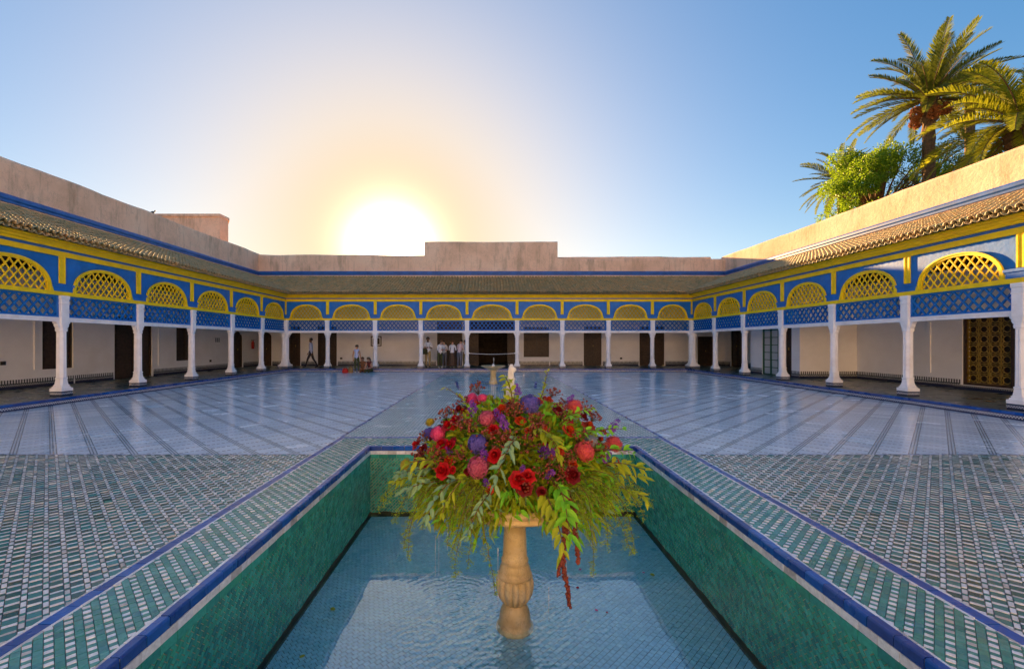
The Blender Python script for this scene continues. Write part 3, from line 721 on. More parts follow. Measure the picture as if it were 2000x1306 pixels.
def pier(w, a, corner=False):
    """column, blue corbel block and yellow pilaster above it"""
    T = w.T; ang = 0 if w.k == 'B' else math.pi / 2
    M = Matrix.Translation(Vector(T(a, 0, GZ))) @ Matrix.Rotation(ang, 4, 'Z')
    if corner: M = M @ Matrix.Diagonal((1.75, 1.75, 1.0, 1.0))
    co = link('column', COLUMN, w.root, M); link('plinth', PLINTH, co, M)
    hs = 0.36
    m = MB()
    m.box(a - hs, a + hs, -0.05, -0.001, Z_LEDGE1 + 0.03, Z_LEDGE1 + 0.20, T); m.box(a - hs + 0.04, a + hs - 0.04, -0.075, -0.0505, Z_LEDGE1 + 0.15, Z_LEDGE1 + 0.215, T)
    m.box(a - hs + 0.09, a + hs - 0.09, -0.066, -0.0505, Z_LEDGE1 + 0.002, Z_LEDGE1 + 0.09, T)
    m.build('corbel', MT['blue'], w.root)
    m = MB(); z0, z1 = Z_LEDGE1 + 0.232, Z_SP - 0.001
    m.box(a - 0.085, a + 0.085, -0.030, -0.001, z0, z1, T); m.box(a - 0.085, a - 0.05, -0.045, -0.0305, z0, z1, T); m.box(a + 0.05, a + 0.085, -0.045, -0.0305, z0, z1, T)
    m.build('pilaster', MT['yellow'], w.root)

# ---- barrel tile template: x across, y up the slope, z out of the roof
TPIT, TROW = 0.19, 0.29
def half_pipe(mb, r0, r1, L, flip=1, lift=0.0, th=0.018, seg=6, X=None, m=0):
    vs = []
    for (r, y) in ((r0, 0.0), (r1, L)):
        for i in range(seg + 1):
            a = math.pi * i / seg; vs.append((r * math.cos(a), y, lift * (1 if y == 0 else 0) + flip * r * math.sin(a)))
    for i in range(seg + 1):
        a = math.pi * i / seg; vs.append(((r0 - th) * math.cos(a), 0.0, lift + flip * (r0 - th) * math.sin(a)))
    for i in range(seg + 1):
        a = math.pi * i / seg; vs.append(((r0 - th) * math.cos(a), 0.12, lift * 0.7 + flip * (r0 - th) * math.sin(a)))
    if X: vs = [X(*p) for p in vs]
    n = seg + 1
    mb.add(vs, [(i, i + 1, n + i + 1, n + i) for i in range(seg)] + [(i, 2 * n + i, 2 * n + i + 1, i + 1) for i in range(seg)] + [(2 * n + i, 3 * n + i, 3 * n + i + 1, 2 * n + i + 1) for i in range(seg)], m)
mb = MB(); half_pipe(mb, 0.088, 0.072, 0.36, 1, 0.022); TILE = mb.mesh('roof_tile', MT['rooftile'], True)
def roof(w, singles):
    slope = math.hypot(w.tw - TE, ZT - ZE); up = (w.et * (w.tw - TE) + Vector((0, 0, ZT - ZE))) / slope
    nrm = w.es.cross(up)
    if nrm.z < 0: nrm = -nrm
    ex = up.cross(nrm)
    base = MB()
    if w.k == 'B': lim = lambda t: (w.s0 - t * (TW['L'] / TW['B'] if t > 0 else 1), w.s1 + t * (TW['R'] / TW['B'] if t > 0 else 1))
    else: lim = lambda t: (YN, BY + t * (TW['B'] / w.tw if t > 0 else 1))
    for dz in (-0.03, -0.09):
        vs = [Vector(w.T(lim(TE)[0], TE, ZE)), Vector(w.T(lim(TE)[1], TE, ZE)), Vector(w.T(lim(w.tw)[1], w.tw, ZT)), Vector(w.T(lim(w.tw)[0], w.tw, ZT))]
        base.add([tuple(p + nrm * dz + (up * (0.03 if i < 2 else 0))) for i, p in enumerate(vs)], [(0, 1, 2, 3)])
    rf = base.build('roof', MT['rooftile'], w.root)
    rows = int(slope / TROW) + 1; cand = []
    s = lim(w.tw)[0]
    allb = MB()
    while s < lim(w.tw)[1]:
        first = True
        for r in range(rows):
            t = TE + (w.tw - TE) * (r * TROW) / slope
            l0, l1 = lim(t + 0.12)
            if not (l0 <= s <= l1): continue
            if r * TROW > slope - 0.1: continue
            pos = Vector(w.T(s, TE, ZE)) + up * (r * TROW)
            jit = Matrix.Rotation(rng.gauss(0, 0.02), 3, nrm) @ Matrix.Rotation(rng.gauss(0, 0.015), 3, ex)
            bx, by, bz = jit @ ex, jit @ up, jit @ nrm
            pos = pos + nrm * (0.01 + rng.gauss(0, 0.004)) + ex * rng.gauss(0, 0.005)
            pr = proj(pos)
            size = 0
            if pr and 0 < pr[0] < 2000 and pr[1] > 0: size = 1 / pr[2] * (2.5 if r == 0 else 1)
            cand.append((size, pos, bx, by, bz))
            if r == 0:                                 # pan tile showing at the eave
                P0 = pos + ex * (TPIT / 2) + nrm * 0.005
                half_pipe(allb, 0.09, 0.08, 0.34, -1, 0.0, X=lambda a, b, c: tuple(P0 + ex * a + up * b + nrm * c))
        s += TPIT
    order = sorted(range(len(cand)), key=lambda i: -cand[i][0]); single = set(i for i in order[:singles] if cand[i][0] > 0)
    for i, (sz, pos, bx, by, bz) in enumerate(cand):
        if i in single:
            M = Matrix((bx, by, bz)).transposed().to_4x4(); M.translation = pos; link('roof_tile', TILE, rf, M)
        else: half_pipe(allb, 0.088, 0.072, 0.36, 1, 0.022, X=lambda a, b, c: tuple(pos + bx * a + by * b + bz * c))
    o = allb.build('roof_tiles', MT['rooftile'], rf, smooth=True); o['kind'] = 'stuff'
    return rf

# ---- rear wall with openings, dado, doors and windows
def rear_wall(w, s0, s1, openings):
    T = w.T; t0, t1 = w.tw, w.tw + 0.28; m = MB(); runs = []
    cuts = sorted(openings, key=lambda o: o[0]); cur = s0
    for o in cuts:
        a, b, z0, z1 = o[:4]
        m.box(cur, a, t0, t1, 0.0, 4.2, T); m.box(a, b, t0, t1, z1, 4.2, T)
        if z0 > GZ + 0.02: m.box(a, b, t0, t1, 0.0, z0, T)
        runs.append((cur + (0.07 if cur != s0 else 0), a - 0.07 if z0 <= GZ + 0.3 else a))
        if z0 > GZ + 0.35: runs.append((a, b))
        if len(o) > 4 and o[4] == 'arch':              # corner fillers turn the head into an arch
            c, r = (a + b) / 2, (b - a) / 2; n = 8
            for sg in (-1, 1):
                pts = [(c + sg * r, z1)] + [(c + sg * r * math.cos(k / n * math.pi / 2), z1 - r * 0.8 + r * 0.8 * math.sin(k / n * math.pi / 2)) for k in range(n + 1)]
                vs = [T(s, t0 + 0.002, z) for s, z in pts] + [T(s, t1, z) for s, z in pts]; q = len(pts)
                m.add(vs, [tuple(range(q)), tuple(range(2 * q - 1, q - 1, -1))] + [(i, (i + 1) % q, q + (i + 1) % q, q + i) for i in range(q)])
        cur = b
    m.box(cur, s1, t0, t1, 0.0, 4.2, T); runs.append((cur + 0.07, s1))
    wl = m.build('wall', MT['plaster'], w.root)
    for a, b in runs:
        if b - a > 0.02: d = MB(); d.box(a, b, t0 - 0.018, t0 - 0.001, GZ, GZ + 0.30, T); d.build('dado', MT['dado'], wl)
    return wl
def plank_door(w, a, b, z0, z1, tt, label=None, mat_='wood'):
    """panelled double door set back in its opening"""
    T = w.T; m = MB(); f = 0.07
    m.box(a, a + f, tt - 0.06, tt + 0.02, z0, z1, T); m.box(b - f, b, tt - 0.06, tt + 0.02, z0, z1, T); m.box(a + f, b - f, tt - 0.06, tt + 0.02, z1 - f, z1, T)
    o = m.build('door', MT[mat_], w.root)
    if label: o['label'] = label
    c = (a + b) / 2
    for l0, l1 in ((a + f, c - 0.004), (c + 0.004, b - f)):
        lm = MB(); lm.box(l0, l1, tt - 0.01, tt + 0.03, z0 - 0.03, z1 - f, T)
        hgt = z1 - f - z0; rows = 4
        for r in range(rows):
            y0, y1 = z0 + 0.06 + (hgt - 0.08) * r / rows, z0 + (hgt - 0.08) * (r + 1) / rows
            lm.box(l0 + 0.06, l1 - 0.06, tt - 0.03, tt - 0.0105, y0, y1, T); lm.box(l0 + 0.10, l1 - 0.10, tt - 0.042, tt - 0.0305, y0 + 0.04, y1 - 0.04, T)
        lm.build('leaf', MT[mat_], o)
    st = MB(); st.box(c - 0.025, c + 0.025, tt - 0.022, tt - 0.0101, z0, z1 - f, T); st.build('cover_strip', MT[mat_], o)
    h = MB(); h.box(c + 0.03, c + 0.055, tt - 0.08, tt - 0.043, (z0 + z1) / 2 - 0.06, (z0 + z1) / 2 + 0.06, T); h.build('handle', MT['brass'], o)
    return o
def shutter_window(w, a, b, z0, z1, tt, open_=False):
    T = w.T; m = MB(); f = 0.06
    m.box(a, b, tt - 0.05, tt + 0.02, z0, z0 + f, T); m.box(a, b, tt - 0.05, tt + 0.02, z1 - f, z1, T); m.box(a, a + f, tt - 0.05, tt + 0.02, z0 + f, z1 - f, T); m.box(b - f, b, tt - 0.05, tt + 0.02, z0 + f, z1 - f, T)
    o = m.build('window', MT['wood'], w.root); c = (a + b) / 2
    for l0, l1 in ((a + f, c - 0.003), (c + 0.003, b - f)):
        s = MB(); s.box(l0, l1, tt - 0.008, tt + 0.02, z0 + f, z1 - f, T)
        for r in range(3):
            y0, y1 = z0 + f + 0.04 + (z1 - z0 - 2 * f) * r / 3, z0 + f - 0.02 + (z1 - z0 - 2 * f) * (r + 1) / 3
            s.box(l0 + 0.05, l1 - 0.05, tt - 0.028, tt - 0.0085, y0, y1, T); s.box(l0 + 0.09, l1 - 0.09, tt - 0.04, tt - 0.0285, y0 + 0.04, y1 - 0.04, T)
        s.build('shutter', MT['wood'], o)
    return o
def grille_door(w, a, b, z0, z1, tt):
    """dark timber doorway closed by a gilded openwork grille"""
    T = w.T; m = MB(); f = 0.22
    m.box(a, a + f, tt - 0.06, tt + 0.04, z0, z1, T); m.box(b - 0.08, b, tt - 0.06, tt + 0.04, z0, z1, T); m.box(a + f, b - 0.08, tt - 0.06, tt + 0.04, z1 - 0.08, z1, T); m.box(a + f, b - 0.08, tt - 0.06, tt + 0.04, z0, z0 + 0.07, T)
    m.box(a, b, tt + 0.16, tt + 0.2, z0, z1, T)
    o = m.build('door', MT['wood'], w.root); o['label'] = 'dark doorway with a gilded geometric grille'
    g = MB(); a, b, z0, z1 = a + f, b - 0.08, z0 + 0.07, z1 - 0.08; nc, nr = 4, 7
    for i in range(nc + 1):
        x = a + (b - a) * i / nc; g.box(x - 0.013, x + 0.013, tt, tt + 0.03, z0, z1, T)
    for j in range(nr + 1):
        z = z0 + (z1 - z0) * j / nr; g.box(a, b, tt - 0.004, tt + 0.026, z - 0.013, z + 0.013, T)
    for i in range(nc):
        for j in range(nr):
            c, z, r = a + (b - a) * (i + .5) / nc, z0 + (z1 - z0) * (j + .5) / nr, min((b - a) / nc, (z1 - z0) / nr) * 0.40; n = 8
            for k in range(n):
                a0, a1 = 2 * math.pi * k / n, 2 * math.pi * (k + 1) / n
                vs = [T(c + q * math.cos(x), tt2, z + q * math.sin(x)) for tt2 in (tt + 0.002, tt + 0.028) for q in (r, r * 0.78) for x in (a0, a1)]
                g.add(vs, [(0, 1, 3, 2), (0, 4, 5, 1), (2, 3, 7, 6)])
            for k in range(4):
                x = math.pi / 4 + k * math.pi / 2
                dx, dz = math.cos(x), math.sin(x); q0, q1 = r * 0.95, r * 1.5
                vs = [T(c + dx * q + s * dz * 0.012, t2, z + dz * q - s * dx * 0.012) for t2 in (tt + 0.004, tt + 0.026) for q in (q0, q1) for s in (-1, 1)]
                g.add(vs, [(0, 1, 3, 2), (0, 4, 6, 2), (1, 3, 7, 5)])
    g.build('grille', MT['brass'], o)

def finish(w):
    T = w.T; a, b = w.s0, w.s1
    e0, e1 = (a, b) if w.k == 'B' else (a, b)
    m = MB(); m.box(e0, e1, -0.10, 0.14, Z_LEDGE0, Z_LEDGE1 - 0.03, T); m.box(e0, e1, -0.085, 0.13, Z_LEDGE1 - 0.0295, Z_LEDGE1 - 0.0005, T)
    m.build('ledge', MT['yellow'], w.root)
    m = MB(); m.box(e0, e1, -0.04, TSP, Z_SP + 0.0005, 4.20, T); m.box(e0, e1, -0.055, -0.0405, 4.16, 4.199, T); m.box(e0, e1, -0.05, -0.0405, Z_SP + 0.002, Z_SP + 0.03, T)
    m.prism([(TSP, 4.271), (-0.10, 4.271), (-0.115, 4.32), (-0.17, 4.345), (-0.20, 4.385), (-0.33, 4.40), (-0.34, 4.455), (TSP, 4.455)], e0, e1, T)
    m.build('cornice', MT['yellow'], w.root)
    m = MB(); m.box(e0, e1, -0.06, TSP, 4.2005, 4.2705, T); m.build('blue_fillet', MT['band'], w.root)
    c0, c1 = (LX - TW['L'], RX + TW['R']) if w.k == 'B' else (a, BY + 0.1)
    m = MB(); m.box(c0, c1, TSP + 0.001, w.tw + 0.1, 4.16, 4.19, T)
    n = int((c1 - c0) / 0.35)
    for k in range(n): m.box(c0 + 0.35 * k, c0 + 0.35 * k + 0.1, TSP + 0.002, w.tw - 0.002, 4.06, 4.1595, T)
    m.build('ceiling', MT['ceiling'], w.root)
    q0, q1 = (LX - TW['L'], RX + TW['R']) if w.k == 'B' else (a, BY + TW['B'] + 0.02)
    m = MB(); t = w.tw
    m.prism([(t + 0.02, 6.36), (t - 0.03, 6.36), (t - 0.075, 6.30), (t - 0.075, 6.22), (t - 0.045, 6.17), (t - 0.045, 6.10), (t + 0.02, 6.09)], q0, q1, T)
    m.build('blue_band', MT['band'], w.root)

def parapet(w, s0, s1, z0, z1, t0, t1, name='parapet', wav=0.045):
    """render wall with a softly uneven, rounded top"""
    T = w.T; n = max(2, int((s1 - s0) / 0.5)); m = MB(); prev = None; prof_n = 7
    for i in range(n + 1):
        s = s0 + (s1 - s0) * i / n
        dz = wav * (mnoise.noise(Vector((s * 0.45, t0, z1))) * 1.4 + 0.6 * mnoise.noise(Vector((s * 1.7, t0, 3.0))))
        dt = 0.02 * mnoise.noise(Vector((s * 0.35, t1, 7.0)))
        pr = [(t0 + dt, z0), (t0 + dt, (z0 + z1) / 2), (t0 + dt * 1.5, z1 + dz - 0.10), (t0 + dt + 0.03, z1 + dz - 0.02), (t0 + 0.1, z1 + dz), (t1 - 0.06, z1 + dz), (t1, z1 + dz - 0.05), (t1, z0)]
        m.v.extend(T(s, *p) for p in pr); k = len(pr)
        if i:
            b = (i - 1) * k
            for j in range(k - 1): m.f.append((b + j, b + j + 1, b + k + j + 1, b + k + j)); m.m.append(0)
    k = 8; m.f += [tuple(range(k - 1, -1, -1)), tuple(range(n * k, n * k + k))]; m.m += [0, 0]
    return m.build(name, MT['salmon'], w.root, smooth=False)

for w in (WL, WB, WR):
    sp = MB(); cs = sorted(w.cols + ([BY] if w.k != 'B' else []))
    for a, b in zip(cs[:-1], cs[1:]): bay(w, a, b, sp)
    for a in w.cols: pier(w, a, w.k == 'B' and a in (w.cols[0], w.cols[-1]))
    sp.build('spandrel', MT['blue'], w.root)
    finish(w)
roof(WL, 230); roof(WR, 230); roof(WB, 0)

# openings (s0, s1, z0, z1) measured along each wall
dz = GZ + 0.01
opL = [(15.24, 16.36, 0.74, 2.42), (18.15, 20.15, dz, 2.75), (21.7, 22.9, 0.78, 2.55), (26.45, 27.45, dz, 2.35, 'arch'), (12.0, 13.1, 0.74, 2.42)]
rear_wall(WL, YN, BY + 3.3, opL); t = WL.tw + 0.10
for k in (0, 2, 4): shutter_window(WL, *opL[k][:4], t)
plank_door(WL, *opL[1][:4], t, 'wide dark plank door'); plank_door(WL, *opL[3][:4], t, 'arched dark door')
opB = [(-15.3, -14.55, dz, 2.35, 'arch'), (-13.4, -12.65, dz, 2.75), (-11.5, -10.25, dz, 2.75), (-3.65, -2.0, dz, 3.2), (-1.65, 1.5, dz, 3.2), (2.05, 3.72, 0.73, 2.7), (6.0, 7.17, dz, 2.75), (9.67, 11.3, dz, 2.75), (13.5, 14.5, dz, 2.08)]
rear_wall(WB, LX - TW['L'], RX + TW['R'], opB); t = WB.tw + 0.10
for k in (0, 1, 2, 3, 6, 7, 8): plank_door(WB, *opB[k][:4], t)
shutter_window(WB, *opB[5][:4], t)
opR = [(27.3, 28.6, dz, 2.75), (12.95, 14.5, 0.30, 2.62)]
rear_wall(WR, YN, BY + 3.3, opR)
plank_door(WR, *opR[0][:4], WR.tw + 0.1); grille_door(WR, *opR[1][:4], WR.tw + 0.08)
m = MB(); m.box(12.9, 14.55, WR.tw - 0.25, WR.tw - 0.02, GZ, 0.29, WR.T); m.build('doorstep', MT['dado'], WR.root)
# great portal in the axis: timber frame, glazed leaves, dark hall behind
m = MB(); T = WB.T; a, b, z0, z1 = -1.65, 1.5, dz, 3.2; tt = WB.tw + 0.12
for x in (a, -1.02, 0.98, b - 0.1): m.box(x, x + 0.1, tt - 0.05, tt + 0.05, z0, z1, T)
m.box(a + 0.1, b - 0.1, tt - 0.04, tt + 0.04, z1 - 0.12, z1, T); m.box(a + 0.1, b - 0.1, tt - 0.035, tt + 0.035, 2.35, 2.43, T)
portal = m.build('portal', MT['wood'], WB.root)
m = MB()
for a_, b_ in ((-1.55, -1.02), (1.08, 1.4)):
    m.box(a_, b_, tt + 0.0, tt + 0.03, z0, 2.35, T)
    for r in range(4): m.box(a_ + 0.06, b_ - 0.06, tt - 0.02, tt - 0.0005, z0 + 0.08 + 0.54 * r, z0 + 0.52 + 0.54 * r, T)
m.build('leaf', MT['wood'], portal)
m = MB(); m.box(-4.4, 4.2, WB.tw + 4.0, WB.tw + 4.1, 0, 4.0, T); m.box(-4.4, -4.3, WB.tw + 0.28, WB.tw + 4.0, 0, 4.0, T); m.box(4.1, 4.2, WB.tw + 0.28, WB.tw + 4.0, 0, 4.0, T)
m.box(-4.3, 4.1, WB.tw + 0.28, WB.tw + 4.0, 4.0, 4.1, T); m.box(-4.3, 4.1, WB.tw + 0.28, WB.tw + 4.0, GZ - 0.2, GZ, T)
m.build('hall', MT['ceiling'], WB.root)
# projecting room in the right gallery with a green glazed door
m = MB(); bx0, bx1 = 12.9 - RX, WR.tw
def Rb(s0, s1, t0, t1, z0, z1, mb_): mb_.box(s0, s1, t0, t1, z0, z1, WR.T)
Rb(18.7, 18.95, bx0, bx1, GZ, 4.15, m); Rb(22.0, 22.25, bx0, bx1, GZ, 4.15, m)
Rb(18.95, 19.22, bx0, bx0 + 0.25, GZ, 4.15, m); Rb(19.62, 20.1, bx0, bx0 + 0.25, GZ, 4.15, m); Rb(21.3, 22.0, bx0, bx0 + 0.25, GZ, 4.15, m)
Rb(19.22, 19.62, bx0, bx0 + 0.25, 2.6, 4.15, m); Rb(20.1, 21.3, bx0, bx0 + 0.25, 2.6, 4.15, m)
room = m.build('projecting_room', MT['plaster'], WR.root)
m = MB(); Rb(18.682, 18.699, bx0 - 0.015, bx1, GZ, GZ + 0.30, m); m.build('dado', MT['dado'], room)
for s0, s1 in ((18.70, 19.2), (19.64, 20.08), (21.32, 22.25)): m = MB(); Rb(s0, s1, bx0 - 0.018, bx0 - 0.001, GZ, GZ + 0.30, m); m.build('dado', MT['dado'], room)
plank_door(WR, 19.22, 19.62, GZ + 0.01, 2.6, bx0 + 0.1)
m = MB(); s0, s1, z0, z1, tt = 20.1, 21.3, GZ + 0.01, 2.6, bx0 + 0.06
cs = [s0, s0 + 0.09, (s0 + s1) / 2 - 0.04, (s0 + s1) / 2 + 0.04, s1 - 0.09, s1]
for k in (0, 2, 4): Rb(cs[k], cs[k + 1], tt - 0.04, tt + 0.04, z0, z1, m)
for k in range(8):
    z = z0 + (z1 - z0) * k / 7; hgt = 0.10 if k in (0, 7) else 0.035
    for q in (1, 3): Rb(cs[q], cs[q + 1], tt - 0.03, tt + 0.03, max(z0, z - hgt / 2), min(z1, z + hgt / 2), m)
gd = m.build('door', MT['greenpaint'], WR.root); gd['label'] = 'green glazed door of the projecting room'
gt = NT('window_glass'); gt.base((0.45, 0.5, 0.55), 0.06, 0.6); MT['glass'] = gt.mat
for q in (1, 3):
    for k in range(7):
        p = MB(); Rb(cs[q], cs[q + 1], tt - 0.006, tt + 0.006, z0 + (z1 - z0) * k / 7 + 0.02, z0 + (z1 - z0) * (k + 1) / 7 - 0.02, p); p.build('pane', MT['glass'], gd)
# framed niches in the plaster, sockets
m = MB()
for w, s0, s1, z0, z1 in ((WL, 14.95, 15.05, 0.75, 2.9), (WR, 15.55, 15.68, 0.62, 2.9), (WB, 3.9, 3.98, 0.6, 2.8), (WL, 20.5, 20.56, 0.6, 2.9)):
    m.box(s0, s1, w.tw - 0.03, w.tw - 0.001, z0, z1, w.T)
    m2 = m.build('wall_strip', MT['plaster'], w.root); m = MB()
for w, s, z in ((WL, 14.0, 0.95), (WB, -9.95, 0.58), (WB, 8.45, 0.58), (WL, 24.3, 0.62)):
    m = MB(); m.box(s - 0.07, s + 0.07, w.tw - 0.03, w.tw - 0.002, z, z + 0.12, w.T); m.build('socket', MT['black'], w.root)

# ---- parapets
parapet(WL, YN, BY + TW['B'] + 0.5, 4.2, 7.55, WL.tw, WL.tw + 0.5)
parapet(WR, YN, BY + TW['B'] + 0.5, 4.2, 7.38, WR.tw, WR.tw + 0.5)
tb = WB.tw
parapet(WB, LX - TW['L'] - 0.2, -4.47, 4.2, 7.46, tb, tb + 0.5)
parapet(WB, -4.47, 4.28, 4.2, 8.32, tb + 0.004, tb + 3.2, 'raised_parapet', 0.02)
parapet(WB, 4.28, RX + TW['R'] + 0.2, 4.2, 7.22, tb, tb + 0.5)
parapet(WB, 4.30, 15.2, 4.2, 7.66, tb + 1.7, tb + 2.1, 'upper_wall')
roof_block = MB()
def blk(mb, pts, z0, z1):
    n = len(pts); mb.add([(x, y, z0) for x, y in pts] + [(x, y, z1) for x, y in pts], [tuple(range(n - 1, -1, -1)), tuple(range(n, 2 * n))] + [(i, (i + 1) % n, n + (i + 1) % n, n + i) for i in range(n)])
ch = thing('rooftop_chamber', 'plain salmon rooftop chamber standing behind the left parapet', 'building', (-19.5, 30, -1.7))
m = MB(); blk(m, [(-22.3, 28.8), (-17.62, 28.8), (-17.62, 29.7), (-19.9, 33), (-22.3, 33)], -1.7, 9.80)
m.build('wall', MT['salmon'], ch)
m = MB(); blk(m, [(-22.37, 28.72), (-17.57, 28.72), (-17.57, 29.75), (-19.85, 33.1), (-22.37, 33.1)], 9.80, 9.98); m.build('coping', MT['salmon'], ch)
# ------------------------------------------------------------------ marble fountain
t = NT('aged_marble')
c = t.ramp(t.noise(4.0, 6, 0.6), [(0.3, (0.42, 0.30, 0.13)), (0.52, (0.56, 0.43, 0.22)), (0.7, (0.64, 0.54, 0.35))])
c = t.mix(t.ramp(t.noise(7.0, 8, 0.75, t.vscale((1, 1, 0.6))), [(0.50, (0, 0, 0)), (0.515, (0.55,) * 3), (0.53, (0, 0, 0))]), c, (0.16, 0.11, 0.06))
c = t.mix(t.ramp(t.noise(14, 5, 0.7), [(0.58, (0, 0, 0)), (0.72, (0.5,) * 3)]), c, (0.20, 0.17, 0.11))
t.base(c, 0.35, 0.45); t.bump(t.noise(30, 4), 0.15, 0.006); MT['marble'] = t.mat
ft = thing('marble_fountain', 'tall marble pedestal fountain with gadrooned bowl standing in the pool', 'fountain', (FX, FY, BED_Z))
zz = lambda y, d=FY: 1.64 - (y - 670) * d / 870      # image row to height at the fountain
F3 = (FX, FY, 0)
m = MB(); zb = BED_Z
m.lathe([(0.02, zb), (0.20, zb), (0.20, zb + 0.03), (0.165, zb + 0.05), (0.168, zb + 0.10), (0.155, zb + 0.17), (0.135, zb + 0.21), (0.115, zb + 0.235), (0.108, zb + 0.25)], 40, F3)
m.v = [(FX + (x - FX) * .9, FY + (y - FY) * .9, z) for x, y, z in m.v]; m.build('base', MT['marble'], ft, smooth=True)
def gad(n, dep): return lambda a, z, i: 1 - dep * (1 - abs(math.sin(a * n / 2)) ** 0.6)
z0 = zb + 0.245
m = MB()
prof = [(0.108, z0), (0.135, z0 + 0.012), (0.165, z0 + 0.05), (0.192, z0 + 0.10), (0.205, z0 + 0.16), (0.204, z0 + 0.21), (0.196, z0 + 0.245), (0.18, z0 + 0.262)]
m.lathe(prof, 112, F3, rfun=gad(14, 0.16)); m.v = [(FX + (x - FX) * .9, FY + (y - FY) * .9, z) for x, y, z in m.v]; m.build('bulb', MT['marble'], ft, smooth=True)
z1 = z0 + 0.255
m = MB(); m.lathe([(0.17, z1), (0.186, z1 + 0.005), (0.182, z1 + 0.03), (0.172, z1 + 0.035), (0.165, z1 + 0.075), (0.148, z1 + 0.12), (0.138, z1 + 0.135), (0.144, z1 + 0.145), (0.146, z1 + 0.165), (0.138, z1 + 0.175), (0.132, z1 + 0.18), (0.125, z1 + 0.30), (0.110, z1 + 0.60)], 40, F3)
m.v = [(FX + (x - FX) * .9, FY + (y - FY) * .9, z) for x, y, z in m.v]; m.build('shaft', MT['marble'], ft, smooth=True)
z2 = z1 + 0.595
m = MB()
m.lathe([(0.110, z2), (0.125, z2 + 0.005), (0.142, z2 + 0.02), (0.155, z2 + 0.09), (0.165, z2 + 0.16), (0.15, z2 + 0.19)], 96, F3, rfun=gad(12, 0.10))
m.build('capital', MT['marble'], ft, smooth=True)
m = MB()
zr = z2 + 0.27
m.lathe([(0.13, z2 + 0.01), (0.30, z2 + 0.03), (0.46, z2 + 0.075), (0.60, z2 + 0.125), (0.715, z2 + 0.175), (0.75, z2 + 0.18), (0.765, z2 + 0.20), (0.75, z2 + 0.215), (0.745, z2 + 0.225), (0.765, z2 + 0.235), (0.765, zr + 0.01), (0.74, zr + 0.02), (0.68, zr), (0.55, zr - 0.05), (0.3, zr - 0.10), (0.05, zr - 0.11)], 144, F3,
        rfun=lambda a, z, i: (1 - 0.05 * (1 - abs(math.sin(a * 14)) ** 0.6)) if i < 5 else 1)
m.build('bowl', MT['marble'], ft, smooth=True)
# ---- water jet above the bowl and drips
t = NT('white_water'); t.base((0.85, 0.87, 0.9), 0.08, 0.6)
try: t.b.inputs['Transmission Weight'].default_value = 0.35; t.b.inputs['IOR'].default_value = 1.33
except Exception: pass
MT['splash'] = t.mat
def jet(name, label, x, y, z0, z1, r, seed):
    rr = random.Random(seed); th = thing(name, label, 'water jet', (x, y, z0)); m = MB(); n = 26; pts = []; rad = []
    for i in range(n):
        f = i / (n - 1); pts.append((x + rr.gauss(0, r * 0.25), y + rr.gauss(0, r * 0.25), z0 + (z1 - z0) * f)); rad.append(r * (0.45 + 0.75 * abs(math.sin(i * 1.9)) * (0.4 + f)) * (0.5 if i == n - 1 else 1))
    m.tube(pts, rad, 8)
    for k in range(3):
        a = rr.uniform(0, 6.28); q = [(x + math.cos(a) * r * s * 1.0, y + math.sin(a) * r * s, z1 - (z1 - z0) * 0.12 * s * s) for s in (0, 0.5, 1.0, 1.5, 2.0)]
        m.tube(q, [r * 0.55, r * 0.6, r * 0.4, r * 0.45, r * 0.15], 6)
    m.build('water_column', MT['splash'], th, smooth=True)
    d = MB()
    for k in range(46):
        a = rr.uniform(0, 6.28); q = abs(rr.gauss(0, r * 2.2)) + r * 0.6; z = z0 + (z1 - z0) * rr.uniform(0.1, 1.05)
        d.ball((x + math.cos(a) * q, y + math.sin(a) * q, z), r * rr.uniform(0.06, 0.2), 0, 6, 4)
    o = d.build('droplets', MT['splash'], th, smooth=True); o['kind'] = 'stuff'
jet('water_jet', 'white splashing water jet rising above the flower arrangement', FX - 0.03, FY + 0.05, 0.30, 1.43, 0.030, 5)
m = MB(); rr = random.Random(3)
for k in range(12):                                     # thin streams falling from the bowl
    a = rr.uniform(0, 6.28); x, y = FX + 0.76 * math.cos(a), FY + 0.76 * math.sin(a); z = zr - 0.02; L = rr.uniform(0.1, 0.5); z -= rr.uniform(0, 0.6)
    m.tube([(x, y, z), (x, y, z - L)], [0.0022, 0.0012], 5)
o = m.build('falling_drops', MT['splash'], ft); o['kind'] = 'stuff'

